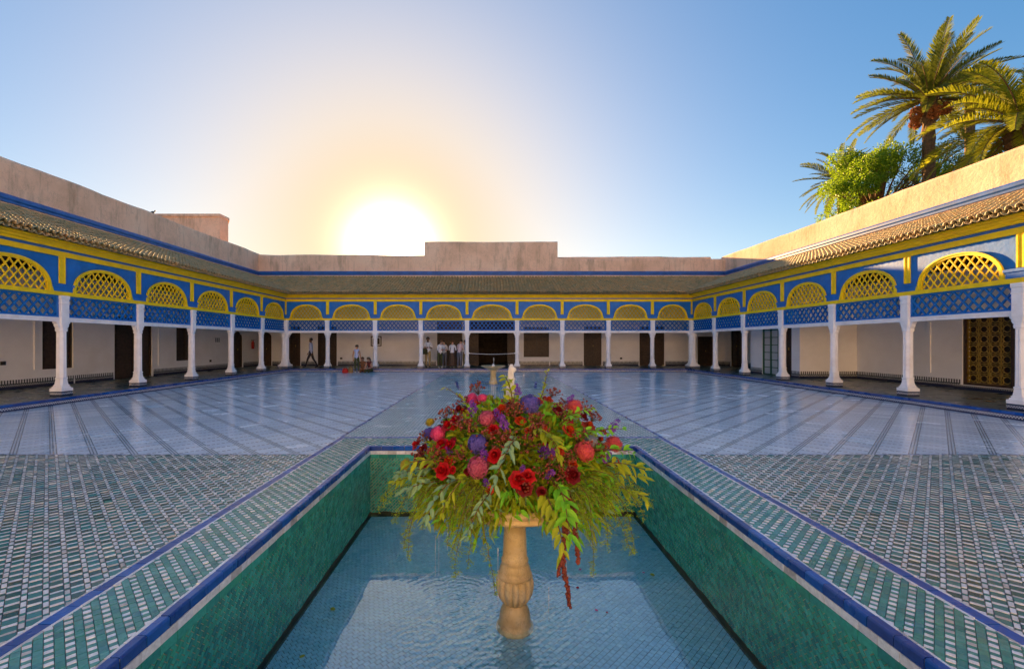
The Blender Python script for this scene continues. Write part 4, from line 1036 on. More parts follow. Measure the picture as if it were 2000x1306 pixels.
# ------------------------------------------------------------------ flower arrangement
fl = thing('flower_arrangement', 'large domed arrangement of red, pink and blue flowers with trailing foliage', 'flowers', (FX, FY, zr))
MT['leaf1'] = leafmat('yellow_green_leaf', (0.597, 0.663, 0.026), (0.269, 0.443, 0.032), 0.5)
MT['leaf2'] = leafmat('olive_leaf', (0.276, 0.331, 0.021), (0.525, 0.498, 0.021), 0.45)
MT['leaf3'] = leafmat('blue_green_leaf', (0.238, 0.442, 0.255), (0.340, 0.510, 0.204), 0.3, 0.5)
MT['leaf4'] = leafmat('bright_green_leaf', (0.243, 0.746, 0.040), (0.389, 0.829, 0.040), 0.5)
MT['fern'] = leafmat('fern_green', (0.309, 0.546, 0.021), (0.619, 0.718, 0.021), 0.5)
MT['stem'] = simple('brown_stem', (0.14, 0.08, 0.03), 0.6, 0.3, 20, 0.3)
def petal(name, c, c2, tr=0.3):
    t = NT(name); col = t.mix(t.island(), c, c2); col = t.mix(1.0, col, t.ramp(t.noise(60, 3), [(0.3, (0.8,) * 3), (0.7, (1.15,) * 3)]), 'MULTIPLY'); t.base(col, 0.55, 0.25)
    q = t.n('ShaderNodeBsdfTranslucent'); t.put(q.inputs[0], col); ms = t.n('ShaderNodeMixShader'); ms.inputs[0].default_value = tr
    t.t.links.new(t.b.outputs[0], ms.inputs[1]); t.t.links.new(q.outputs[0], ms.inputs[2]); t.t.links.new(ms.outputs[0], t.out.inputs[0]); return t.mat
PT = {'red': petal('red_petal', (0.55, 0.006, 0.012), (0.36, 0.004, 0.01)), 'dark': petal('crimson_petal', (0.22, 0.006, 0.01), (0.12, 0.005, 0.008)),
      'orange': petal('vermilion_petal', (0.58, 0.07, 0.012), (0.42, 0.035, 0.012)), 'pink': petal('magenta_petal', (0.62, 0.035, 0.20), (0.72, 0.10, 0.28)),
      'mauve': petal('mauve_petal', (0.46, 0.06, 0.16), (0.55, 0.15, 0.24)), 'coral': petal('coral_petal', (0.66, 0.12, 0.09), (0.60, 0.08, 0.13)),
      'blue': petal('blue_petal', (0.08, 0.08, 0.42), (0.16, 0.12, 0.48)), 'grey': petal('grey_blue_petal', (0.25, 0.28, 0.36), (0.34, 0.36, 0.42)),
      'purple': petal('violet_petal', (0.16, 0.03, 0.36), (0.25, 0.08, 0.48)), 'lime': petal('lime_bloom', (0.40, 0.38, 0.03), (0.45, 0.33, 0.03)),
      'berry': simple('russet_berry', (0.22, 0.035, 0.012), 0.35, 0.5, 30, 0.3, rand=0.4)}
def rose_mesh(mat_):
    m = MB(); rr = random.Random(11)
    for ring, (n, R0, tilt, sz) in enumerate(((3, 0.010, 1.45, 0.030), (5, 0.020, 1.2, 0.036), (6, 0.032, 0.85, 0.042), (7, 0.044, 0.45, 0.046))):
        for k in range(n):
            a = 2 * math.pi * (k + ring * 0.4) / n + rr.gauss(0, 0.1); ca, sa = math.cos(a), math.sin(a); G4 = []
            for i in range(4):
                f = i / 3; wd = sz * (0.5 + 0.75 * math.sin(f * 2.3)); r = R0 * 0.35 + sz * f * math.cos(tilt) * 1.1; z = sz * f * math.sin(tilt) * 1.2 - 0.006 * ring - (0.012 * (f ** 3) * (ring > 1))
                for j in (-1, -0.35, 0.35, 1):
                    cup = -abs(j) ** 2 * 0.012 * (1 if ring < 3 else -0.3); lx = r + cup; ly = j * wd * 0.62
                    G4.append((ca * lx - sa * ly, sa * lx + ca * ly, z + abs(j) * 0.003 + rr.gauss(0, 0.0015)))
            m.add(G4, [(i * 4 + j, i * 4 + j + 1, i * 4 + 5 + j, i * 4 + 4 + j) for i in range(3) for j in range(3)])
    for k in range(5):                                  # tightly furled heart
        a0 = k * 1.3; m.add([(0.017 * math.cos(a0 + j * .55), 0.017 * math.sin(a0 + j * .55), z + .003 * k) for z in (0.0, 0.034) for j in range(5)], [(j, j + 1, j + 6, j + 5) for j in range(4)])
    m.ball((0, 0, 0.014), 0.0165, 0, 10, 6)
    return m.mesh('rose', mat_, True)
def hydrangea_mesh(mat_, r=0.08, n=120, seed=2):
    m = MB(); rr = random.Random(seed)
    for k in range(n):
        z = 1 - 1.75 * (k + 0.5) / n; a = k * 2.39996; q = math.sqrt(max(0, 1 - z * z)); nrm = Vector((q * math.cos(a), q * math.sin(a), z * 0.85)).normalized()
        p = Vector((q * math.cos(a) * r, q * math.sin(a) * r, z * r * 0.85)) * rr.uniform(0.86, 1.08) * (1 + 0.22 * mnoise.noise(nrm * 1.6 + Vector((seed * 3.1, 0, 0))))
        x = nrm.orthogonal().normalized(); y = nrm.cross(x); ro = rr.uniform(0, 1.5); s = rr.uniform(0.014, 0.021)
        for j in range(4):
            b = ro + j * math.pi / 2; d = x * math.cos(b) + y * math.sin(b); e = nrm.cross(d)
            m.add([tuple(p), tuple(p + d * s * 0.6 + e * s * 0.45 + nrm * 0.004), tuple(p + d * s * 1.1 + nrm * 0.001), tuple(p + d * s * 0.6 - e * s * 0.45 + nrm * 0.004)], [(0, 1, 2, 3)])
    m.ball((0, 0, 0), r * 0.80, 0, 12, 8, (1, 1, 0.85))
    return m.mesh('hydrangea', mat_)
def spike_mesh(mat_, seed=4):
    m = MB(); rr = random.Random(seed)
    for k in range(26):
        f = k / 26; a = k * 2.4; p = Vector((0.024 * math.cos(a) * (1.3 - f), 0.024 * math.sin(a) * (1.3 - f), 0.13 * f - 0.04))
        for j in range(4):
            d = Vector((rr.gauss(0, 1), rr.gauss(0, 1), rr.gauss(0.2, 0.8))).normalized(); e = d.orthogonal().normalized(); s = rr.uniform(0.016, 0.028) * (1.15 - 0.5 * f)
            m.add([tuple(p), tuple(p + d * s * 0.6 + e * s * 0.4), tuple(p + d * s), tuple(p + d * s * 0.6 - e * s * 0.4)], [(0, 1, 2, 3)])
    return m.mesh('violet_spike', mat_)
def berry_mesh(seed):
    m = MB(); rr = random.Random(seed)
    for k in range(20):
        d = Vector((rr.gauss(0, 0.7), rr.gauss(0, 0.7), abs(rr.gauss(0.7, 0.5)))).normalized() * rr.uniform(0.05, 0.11)
        m.tube([(0, 0, -0.03), tuple(d * 0.6 + Vector((0, 0, -0.005))), tuple(d)], [0.002, 0.0016, 0.0012], 4, 1); m.ball(tuple(d), rr.uniform(0.0075, 0.0115), 0, 7, 5)
    return m.mesh('berry_sprig', [PT['berry'], MT['stem']], True)
ROSE = {k: rose_mesh(PT[k]) for k in ('red', 'dark', 'orange')}
HYD = {k: hydrangea_mesh(PT[k], seed=i) for i, k in enumerate(('pink', 'mauve', 'coral', 'blue', 'grey', 'lime'))}
SPK = [spike_mesh(PT['purple'], s) for s in (4, 9)]
BER = [berry_mesh(s) for s in (1, 5, 8)]
EC = Vector((FX, FY, 0.33)); ER = Vector((0.90, 0.84, 0.80))     # the dome the flowers stand on
def on_dome(px, py, k=1.0):
    o = Vector((0, 0, 1.64)); d = Vector(((px - 962) / 870, 1, -(py - 670) / 870)); e = ER * k
    A = sum((d[i] / e[i]) ** 2 for i in range(3)); B = 2 * sum((o[i] - EC[i]) * d[i] / e[i] ** 2 for i in range(3)); C = sum(((o[i] - EC[i]) / e[i]) ** 2 for i in range(3)) - 1
    D = B * B - 4 * A * C
    s = (-B - math.sqrt(D)) / (2 * A) if D > 0 else -B / (2 * A)
    p = o + d * s; n = Vector([(p[i] - EC[i]) / e[i] ** 2 for i in range(3)]).normalized(); return p, n
def plant(name, mesh, px, py, scale=1.0, k=1.0, tip=0.35):
    p, n = on_dome(px, py, k); n = (n + Vector((0, -0.25, tip)) + Vector((rng.gauss(0, .2), rng.gauss(0, .2), rng.gauss(0, .15)))).normalized()
    q = n.to_track_quat('Z', 'Y').to_matrix().to_4x4()
    return link(name, mesh, fl, Matrix.Translation(p) @ q @ Matrix.Rotation(rng.uniform(0, 6.28), 4, 'Z') @ Matrix.Scale(scale, 4))
for c_, px, py, s in (('pink', 922, 778, .85), ('pink', 942, 777, .62), ('mauve', 951, 817, 1.0), ('pink', 856, 846, 1.0), ('mauve', 934, 912, 1.25), ('blue', 838, 845, .8), ('blue', 933, 866, 1.15), ('blue', 1034, 789, 1.3),
                    ('grey', 1155, 861, .75), ('coral', 1122, 795, 1.15), ('coral', 1142, 880, 1.2), ('coral', 1199, 866, 1.1), ('lime', 792, 907, .75), ('lime', 840, 824, .6), ('pink', 1120, 790, .7)):
    plant('hydrangea', HYD[c_], px, py, s * .86, 1.06)
for c_, px, py, s in (('dark', 897, 800, 1.1), ('red', 890, 819, 1.1), ('red', 875, 831, 1.25), ('orange', 980, 799, 1.15), ('red', 963, 838, .9), ('red', 863, 866, 1.1), ('red', 878, 868, 1.0), ('red', 813, 868, 1.1), ('dark', 826, 877, 1.0), ('dark', 817, 892, 1.1),
                    ('red', 966, 889, 1.15), ('red', 864, 919, 1.3), ('red', 1013, 936, 1.35), ('red', 1031, 930, 1.1), ('dark', 1024, 952, 1.2), ('dark', 1119, 927, 1.3), ('orange', 1150, 832, 1.25), ('orange', 1112, 841, 1.2), ('orange', 1051, 783, .9), ('orange', 1072, 780, .8),
                    ('dark', 1090, 802, 1.0), ('orange', 1093, 881, .8), ('orange', 1179, 843, .7), ('red', 969, 805, .8), ('dark', 1140, 815, .9), ('dark', 1058, 960, .8)):
    plant('rose', ROSE[c_], px, py, s * .86, 1.07)
for px, py, s in ((924, 798, 1.1), (974, 812, 1.1), (985, 830, 1.1), (946, 890, 1.1), (877, 881, .7), (1011, 764, .9), (1112, 781, .8), (1197, 834, 1.1), (1063, 880, 1.2), (1076, 884, .9), (1074, 924, .9), (1182, 893, .9), (950, 942, .7), (1020, 915, .6)):
    plant('violet_spike', rng.choice(SPK), px, py, s, 1.08)
for k in range(46):                                     # more small blooms all round the dome
    u, a = rng.uniform(0.15, 0.95), rng.uniform(0, 6.28); q = math.sqrt(1 - u * u); n_ = Vector((q * math.cos(a), q * math.sin(a), u)); p_ = EC + Vector([n_[i] * ER[i] * 1.03 for i in range(3)])
    link('rose', ROSE[rng.choice(('dark', 'orange', 'orange', 'red'))], fl, Matrix.Translation(p_) @ n_.to_track_quat('Z', 'Y').to_matrix().to_4x4() @ Matrix.Scale(rng.uniform(.5, .8), 4))
for k in range(24):
    u, a = rng.uniform(0.1, 0.95), rng.uniform(0, 6.28); q = math.sqrt(1 - u * u); n_ = Vector((q * math.cos(a), q * math.sin(a), u)); p_ = EC + Vector([n_[i] * ER[i] * 1.03 for i in range(3)])
    link('berry_sprig', rng.choice(BER), fl, Matrix.Translation(p_) @ n_.to_track_quat('Z', 'Y').to_matrix().to_4x4() @ Matrix.Scale(rng.uniform(.8, 1.15), 4))
for px, py in ((879, 805), (871, 818), (905, 833), (853, 888), (905, 892), (953, 859), (932, 764), (832, 861), (861, 895), (1077, 771), (1145, 805), (1157, 819), (1051, 825), (1053, 841), (1096, 815), (1190, 904), (1074, 908), (1040, 850), (1165, 880), (1100, 900), (985, 870), (920, 840), (1030, 870), (1085, 940), (1060, 925), (1130, 860)):
    plant('berry_sprig', rng.choice(BER), px, py, rng.uniform(0.9, 1.2), 1.04)

# ---- foliage: leaves with a folded midrib
def leaf(m, p, d, n, L, wd, mat_=0, droop=0.25):
    d = d.normalized(); s = d.cross(n)
    if s.length < 1e-4: s = d.orthogonal()
    s.normalize(); n = s.cross(d).normalized()
    pts = []
    for f, w in ((0.0, 0.04), (0.3, 0.9), (0.62, 0.85), (1.0, 0.0)):
        c = p + d * (L * f) + Vector((0, 0, -droop * L * f * f))
        pts += [c - s * (wd * w) + n * (wd * w * 0.35), c, c + s * (wd * w) + n * (wd * w * 0.35)]
    m.add([tuple(q) for q in pts[:10]] , [(0, 1, 4, 3), (1, 2, 5, 4), (3, 4, 7, 6), (4, 5, 8, 7), (6, 7, 9), (7, 8, 9)], mat_)
m = MB(); LM = [MT['leaf1'], MT['leaf2'], MT['leaf3'], MT['leaf4']]
rr = random.Random(21)
for k in range(9500):                                   # body of the dome
    u, a = rr.uniform(-0.22, 1), rr.uniform(0, 6.28); q = math.sqrt(max(0, 1 - u * u)) if u > 0 else 1.0
    n = Vector((q * math.cos(a), q * math.sin(a), u)); sc = rr.uniform(0.45, 0.97) ** 0.6
    p = EC + Vector((n.x * ER.x, n.y * ER.y, n.z * ER.z)) * sc
    if abs(p.x - FX) < .14 and p.y < FY and p.z < zr + .06: continue
    d = (n + Vector((rr.gauss(0, .6), rr.gauss(0, .6), rr.gauss(-0.05, .5)))).normalized()
    mm = rr.choices((0, 1, 2, 3), (5, 5, 0.6, 2 + 4 * (p.x > FX + 0.2)))[0]
    leaf(m, p, d, Vector((rr.gauss(0, 1), rr.gauss(0, 1), 1)), rr.uniform(0.06, 0.14), rr.uniform(0.011, 0.022), mm)
for k in range(2300):                                   # fringe hanging over the edge of the bowl
    a = rr.uniform(0, 6.28); u = rr.uniform(-0.42, 0.28); q = rr.uniform(0.72, 1.04); n = Vector((math.cos(a), math.sin(a), 0))
    p = EC + Vector((n.x * ER.x * q, n.y * ER.y * q, u * ER.z * .8))
    if abs(p.x - FX) < .16 and p.y < FY and p.z < zr + .04: continue
    if abs(p.x - FX) < .45 and p.y < FY and p.z < zr - .06 and rr.random() < .6: continue
    d = (n * .7 + Vector((rr.gauss(0, .45), rr.gauss(0, .45), rr.gauss(-.35, .55)))).normalized()
    leaf(m, p, d, Vector((rr.gauss(0, 1), rr.gauss(0, 1), 1)), rr.uniform(0.05, 0.13), rr.uniform(0.008, 0.018), rr.choices((0, 1, 2, 3), (3, 3, 1.6, 4))[0], .4)
o = m.build('leaves', LM, fl); o['kind'] = 'stuff'
m = MB(); m.ball((0, 0, 0), 1.0, 0, 28, 16)
m.v = [tuple(EC[i] + Vector(p)[i] * ER[i] * 0.60 * (1 + 0.12 * mnoise.noise(Vector(p) * 4)) for i in range(3)) for p in m.v if True]
m.v = [(x, y, max(z, zr - 0.06)) for x, y, z in m.v]; m.build('moss_core', MT['leaf2'], fl)
def spray(start, d, L, n, size, mats, droop, name, width=0.25, seed=0, alt=True):
    """a curved stem with leaves in pairs"""
    r = random.Random(seed); m = MB(); p = Vector(start); v = d.normalized(); pts = [tuple(p)]; st = L / n
    for i in range(n):
        v = (v + Vector((r.gauss(0, .05), r.gauss(0, .05), -droop * st))).normalized(); p = p + v * st; pts.append(tuple(p))
        f = i / n
        for sg in (-1, 1):
            side = v.cross(Vector((0, 0, 1)));
            if side.length < .05: side = Vector((1, 0, 0))
            side.normalize(); side = (Matrix.Rotation(r.uniform(-1.2, 1.2), 3, v) @ side) * sg
            if r.random() < .16: continue
            leaf(m, p, side * r.uniform(.4, 1.2) + v * r.uniform(.3, 1.2), Vector((r.gauss(0, .5), -.6, 1)), size * r.uniform(.7, 1.2) * (1 - .35 * f), size * width * r.uniform(.8, 1.1) * (1 - .3 * f), 0, .3)
    m.tube(pts, [0.005 * (1 - .7 * i / n) + .001 for i in range(n + 1)], 5, 1)
    return m.build(name, [mats, MT['stem']], fl)
sd = 100
# pale eucalyptus branches over the front
for px, py, dx, dy, L, sz, mt_ in ((1010, 862, -.2, -1, .55, .125, 'leaf3'), (952, 960, -.4, -1, .42, .085, 'leaf3'), (1030, 840, .5, -1, .4, .13, 'leaf1'), (905, 930, -.7, -1, .4, .10, 'leaf1'), (880, 935, -.8, -.8, .45, .11, 'leaf3'), (1000, 790, .0, -.2, .35, .12, 'leaf1'), (1050, 850, .4, -1, .4, .12, 'leaf1'),
                                 (1185, 880, 1, -.5, .34, .12, 'leaf4'), (1210, 905, 1, -.6, .36, .13, 'leaf1'), (1230, 925, 1, -.5, .30, .13, 'leaf1'), (1225, 950, 1, -.6, .32, .12, 'leaf1'), (820, 915, -1, -.5, .32, .11, 'leaf3'), (800, 930, -1, -.4, .28, .11, 'leaf1'), (830, 940, -1, -.6, .34, .10, 'leaf3'), (845, 900, -1, -.3, .32, .12, 'leaf1'),
                                 (1070, 960, .1, -1, .5, .14, 'leaf1'), (1085, 935, .3, -1, .5, .16, 'leaf4'), (1130, 850, .7, -.6, .4, .10, 'leaf4'), (1110, 830, .3, -.3, .35, .09, 'leaf4'), (1165, 850, .9, -.3, .35, .09, 'leaf4'), (900, 795, -.5, .2, .3, .08, 'leaf1'), (1065, 780, .3, .3, .28, .08, 'leaf1')):
    px = 1005 + (px - 1005) * .84; p, n = on_dome(px, py, 1.0); sd += 1
    spray(p, Vector((dx, 0, 0)) * .7 + n * .7 + Vector((0, -.15, .25 + .25 * dy)), L, 9, sz, MT[mt_], 1.6 + 2.2 * (dy < -.7), 'leafy_branch', .2, sd)
def fern(start, d, L, seed, dens=1.0, droop=3.0, mt_='fern', fine=.022):
    """trailing asparagus fern: side twigs set with needle leaves"""
    r = random.Random(seed); m = MB(); p = Vector(start); v = d.normalized(); n = int(L / .022); pts = [tuple(p)]
    for i in range(n):
        v = (v + Vector((r.gauss(0, .07), r.gauss(0, .07), -droop * .022))).normalized(); p = p + v * .022; pts.append(tuple(p)); f = i / n
        for q in range(2):
            tw = Vector((r.gauss(0, 1), r.gauss(0, 1), r.gauss(-.25, .5))).normalized(); tl = r.uniform(.03, .10) * (1.15 - .75 * f) * dens
            m.tube([tuple(p), tuple(p + tw * tl)], [.0010, .0006], 3, 1, False)
            for j in range(int(8 * dens)):
                b = p + tw * tl * (.15 + .85 * j / 8); e = (tw * .5 + Vector((r.gauss(0, 1), r.gauss(0, 1), r.gauss(0, .8)))).normalized(); s = e.orthogonal().normalized() * .0022
                ee = fine * r.uniform(.6, 1.2); m.add([tuple(b), tuple(b + e * ee * .5 + s), tuple(b + e * ee), tuple(b + e * ee * .5 - s)], [(0, 1, 2, 3)], 0)
    m.tube(pts, [.003 * (1 - .8 * i / n) + .0006 for i in range(n + 1)], 4, 1)
    return m.build('trailing_fern', [MT[mt_], MT['stem']], fl)
for px, py, dx, dy, L, dn, dr in ((800, 950, -.5, -.3, .50, 1.2, 4), (815, 955, -.3, -.4, .62, 1.2, 5), (830, 965, -.3, -.3, .72, 1.1, 5), (780, 930, -.8, -.2, .45, 1.3, 3), (770, 945, -.9, -.1, .40, 1.3, 3), (790, 915, -.9, 0, .40, 1.3, 3), (845, 950, -.3, -.3, .45, 1.2, 5),
                               (915, 985, -.1, -.5, .60, 1.2, 6), (930, 985, 0, -.5, .78, 1.2, 6), (940, 990, .0, -.5, .9, 1.1, 6), (905, 980, -.2, -.4, .55, 1.2, 6), (922, 960, -.1, -.6, .66, 1.2, 6), (895, 975, -.1, -.5, .45, 1.2, 6),
                               (1150, 960, .5, -.3, .6, 1.3, 4), (1175, 955, .6, -.3, .7, 1.2, 5), (1195, 960, .5, -.3, .72, 1.2, 5), (1140, 945, .3, -.4, .75, 1.1, 5), (1210, 940, .9, -.2, .5, 1.3, 3), (1230, 930, 1, 0, .45, 1.3, 3), (1165, 930, .6, -.3, .55, 1.4, 3), (1185, 920, .8, -.2, .5, 1.4, 3), (1125, 960, .3, -.4, .5, 1.3, 4), (1110, 950, .2, -.5, .4, 1.3, 4), (1240, 950, 1, -.2, .4, 1.2, 3)):
    sd += 1; px = 1005 + (px - 1005) * .82; p, n = on_dome(px, min(py, 945), .95)
    fern(p, n * .6 + Vector((dx * .6, dy * .6, .1)), L, sd, dn, dr)
def amaranth(px, py, L, seed):
    r = random.Random(seed); p, n = on_dome(px, py, 1.02); m = MB(); v = (n + Vector((0, -.2, .2))).normalized(); k = int(L / .012); pts = [tuple(p)]
    for i in range(k):
        v = (v + Vector((r.gauss(0, .03), r.gauss(0, .03), -.16 if i < 30 else 0))).normalized(); p = p + v * .012; pts.append(tuple(p))
        if i > 8:
            for j in range(5):
                d = Vector((r.gauss(0, 1), r.gauss(0, 1), r.gauss(0, .6))).normalized(); m.ball(tuple(p + d * r.uniform(.006, .021) * (1.2 - .6 * i / k)), r.uniform(.007, .013), 0, 6, 4)
    m.tube(pts, [.004] * len(pts), 5, 1); m.build('amaranth_tassel', [PT['berry'], MT['stem']], fl, smooth=True)
amaranth(1086, 944, .98, 1); amaranth(1103, 950, .62, 2); amaranth(1092, 948, .70, 3)
# ---- petals and leaves afloat on the water
pet = MB(); pet.add([(-.022, -.01, 0), (0, -.018, .002), (.022, -.006, .004), (.02, .012, .003), (-.004, .018, .001), (-.02, .01, .004), (0, 0, .006)], [(i, (i + 1) % 6, 6) for i in range(6)])
PETM = pet.mesh('petal', PT['pink']); pet2 = pet.mesh('petal', PT['red']); lfm = pet.mesh('fallen_leaf', MT['leaf2'])
def afloat(name, mesh, px, py, sc, label, cat):
    d = 870 * (1.64 - WATER_Z) / (py - 670); p = Vector(((px - 962) / 870 * d, d, WATER_Z + .006))
    tag(link(name, mesh, None, Matrix.Translation(p) @ Matrix.Rotation(rng.uniform(0, 6), 4, 'Z') @ Matrix.Scale(sc, 4)), label, cat, 'petals and leaves afloat on the pool')
afloat('petal', PETM, 1133, 1112, .9, 'pink petal floating just right of the longest hanging tassel', 'petal'); afloat('petal', pet2, 1128, 1148, 1.0, 'dark red petal floating right of the pedestal', 'petal')
afloat('petal', PETM, 1165, 1192, .8, 'pink petal floating among the rings right of the pedestal', 'petal'); afloat('petal', pet2, 1185, 1196, .6, 'small red petal lowest of those right of the pedestal', 'petal')
afloat('petal', PETM, 1257, 1118, .7, 'pink petal beside the dark floating leaf near the right wall', 'petal'); afloat('fallen_leaf', lfm, 1274, 1123, 1.5, 'dark green leaf floating near the right pool wall', 'leaf')
afloat('fallen_leaf', lfm, 590, 1282, 1.1, 'brown leaf lying in the water by the left pool wall', 'leaf'); afloat('fallen_leaf', lfm, 650, 1190, 1.4, 'brown leaf in the water left of the bright reflection', 'leaf')

# ------------------------------------------------------------------ the small fountain in the axis
GX, GY = 0.03, 18.1
f2 = thing('stone_fountain', 'small stone basin fountain on a plain pedestal in the middle distance', 'fountain', (GX, GY, 0))
m = MB(); m.lathe([(0.17, 0.0), (0.175, 0.02), (0.17, 0.10), (0.135, 0.14), (0.125, 0.22), (0.12, 0.40), (0.13, 0.50), (0.16, 0.55)], 24, (GX, GY, 0)); m.build('pedestal', MT['marble'], f2, smooth=True)
m = MB(); m.lathe([(0.14, 0.54), (0.28, 0.60), (0.42, 0.67), (0.49, 0.70), (0.50, 0.72), (0.48, 0.73), (0.40, 0.70), (0.1, 0.66)], 36, (GX, GY, 0)); m.build('basin', MT['marble'], f2, smooth=True)
m = MB(); m.lathe([(0.02, 0.66), (0.06, 0.68), (0.05, 0.76), (0.02, 0.80)], 12, (GX, GY, 0)); m.build('spout', MT['column'], f2, smooth=True)
m = MB(); m.lathe([(0.47, 0.718), (0.02, 0.719)], 32, (GX, GY, 0), cap=False); m.build('basin_water', MT['water'], f2)
jet('water_jet', 'thin water jet rising from the small far fountain', GX + .02, GY, 0.79, 1.05, 0.010, 9)
m = MB()
n = 40
for r0, r1, mz in ((0.78, 0.86, 0.012),):              # dark tile ring set round its foot
    vs = [(GX + r * math.cos(2 * math.pi * k / n), GY + r * math.sin(2 * math.pi * k / n), z) for r, z in ((r1, 0.0), (r1, mz), (r0, mz), (r0, 0.0)) for k in range(n)]
    m.add(vs, [(q * n + k, q * n + (k + 1) % n, (q + 1) * n + (k + 1) % n, (q + 1) * n + k) for q in range(3) for k in range(n)])
m.build('basin_ring', MT['t_blue'], f2)
for sg in (-1, 1):
    m = MB(); m.add([(sg * 1.35 + XC, 16.2, .006), (sg * 1.45 + XC, 16.2, .006), (sg * 1.75 + XC, 19.0, .006), (sg * 1.65 + XC, 19.0, .006)], [(0, 1, 2, 3)]); m.build('dark_line', MT['t_blue'], f2)
# ------------------------------------------------------------------ palms and trees beyond the right wall
GROUND = -1.7
MT['frond_g'] = leafmat('date_frond', (0.14, 0.17, 0.03), (0.24, 0.23, 0.03), 0.45)
MT['frond_y'] = leafmat('golden_frond', (0.38, 0.36, 0.02), (0.24, 0.30, 0.02), 0.5)
MT['bush'] = leafmat('lime_foliage', (0.17, 0.33, 0.014), (0.28, 0.42, 0.016), 0.5)
MT['bush2'] = leafmat('deep_foliage', (0.04, 0.10, 0.02), (0.07, 0.14, 0.02), 0.45)
MT['trunk'] = simple('palm_trunk', (0.16, 0.095, 0.05), 0.85, 0.15, 14, 0.45, 0.6, bscale=20)
MT['dates'] = simple('orange_dates', (0.42, 0.13, 0.03), 0.5, 0.3, 25, 0.4, rand=0.35)
def frond_mesh(L, curve, nl, ll, mat_, seed, vee=0.6):
    r = random.Random(seed); m = MB(); p = Vector((0, 0, 0)); n = 26; ang = 0.0; pts = [p.copy()]
    for i in range(n):
        ang -= curve / n * (0.5 + i / n); p = p + Vector((math.cos(ang), 0, math.sin(ang))) * (L / n); pts.append(p.copy())
    m.tube([tuple(q) for q in pts], [0.035 * (1 - .9 * i / n) + .004 for i in range(n + 1)], 5, 1)
    for k in range(nl):
        f = 0.12 + 0.88 * k / nl; x = f * n; i = min(n - 1, int(x)); q = pts[i].lerp(pts[i + 1], x - i); d = (pts[i + 1] - pts[i]).normalized(); up = Vector((0, 1, 0)).cross(d) * -1
        if up.z < 0: up = -up
        le = ll * (math.sin(math.pi * min(1, f * 0.82 + 0.12)) ** 0.7) * r.uniform(.85, 1.1)
        for sg in (-1, 1):
            e = (d * r.uniform(.75, .95) + Vector((0, sg, 0)) * r.uniform(.75, 1.0) + up * vee * r.uniform(.4, 1.1)).normalized(); w = d.cross(e).cross(e).normalized() * 0.022
            mid = q + e * le * .5 + Vector((0, 0, -.02)); tip = q + e * le + Vector((0, 0, -.10 * le))
            m.add([tuple(q - w * .4), tuple(q + w * .4), tuple(mid + w), tuple(mid - w), tuple(tip)], [(0, 1, 2, 3), (3, 2, 4)], 0)
    return m.mesh('frond', [mat_, MT['trunk']])
def palm(name, label, x, y, ztop, r0, fronds, meshes, seed, fruit=0, low=118, sc=1.0):
    r = random.Random(seed); th = thing(name, label, 'palm tree', (x, y, GROUND), 'palms beyond the right wall'); m = MB(); n = 60; b = MB()
    prof = []
    for i in range(n):
        f = i / (n - 1); prof.append((r0 * (1.12 - .22 * f + (.10 * (i % 2))) * (1 + .35 * (f > .93)), (ztop - GROUND) * f))
    m.lathe(prof, 14, (x, y, GROUND), rfun=lambda a, z, i: 1 + .10 * math.sin(a * 5 + i * 1.7)); m.build('trunk', MT['trunk'], th)
    for i in range(fronds):
        az = i * 2.39996 + r.gauss(0, .12); f = (i + .5) / fronds; el = R(84 - low * f ** 0.85) + r.gauss(0, .07)
        M = Matrix.Translation((x, y, ztop - .05)) @ Matrix.Rotation(az, 4, 'Z') @ Matrix.Rotation(-el, 4, 'Y') @ Matrix.Rotation(r.gauss(0, .25), 4, 'X') @ Matrix.Scale(sc * r.uniform(.88, 1.08), 4)
        link('frond', r.choice(meshes), th, M)
    for k in range(fruit):
        a = k * 6.28 / max(1, fruit) + .5; c = Vector((x + .62 * math.cos(a), y + .62 * math.sin(a), ztop - .75 - .25 * (k % 2))); fm = MB()
        fm.tube([(x, y, ztop), tuple(Vector((x, y, ztop + .1)).lerp(c, .6) + Vector((0, 0, .4))), tuple(c + Vector((0, 0, .2)))], .03, 5, 1)
        for q in range(240):
            d = Vector((r.gauss(0, 1), r.gauss(0, 1), r.gauss(0, 1))).normalized() * r.uniform(.6, 1.0); fm.ball(tuple(c + Vector((d.x * .30, d.y * .30, d.z * .36))), r.uniform(.03, .05), 0, 5, 4)
        fm.build('date_cluster', [MT['dates'], MT['trunk']], th)
    return th
DATE = [frond_mesh(3.9, c, 84, .55, MT['frond_g'], s, .5) for s, c in ((1, .5), (2, .75), (3, .95))]
GOLD = [frond_mesh(3.9, c, 84, .6, MT['frond_y'], s, .35) for s, c in ((4, 1.2), (5, 1.6), (6, 1.0))]
palm('date_palm', 'tallest date palm with orange fruit clusters under its dark crown', 23.5, 24.0, 14.8, .27, 56, DATE, 3, 5, 100, .92)
palm('date_palm', 'broad golden palm with drooping fronds leaning over the right parapet', 23.3, 19.6, 11.3, .42, 58, GOLD, 8, 0)
palm('date_palm', 'small dark palm half hidden by the leafy tree', 24.3, 31.0, 12.9, .25, 46, DATE, 5, 0, sc=.74)
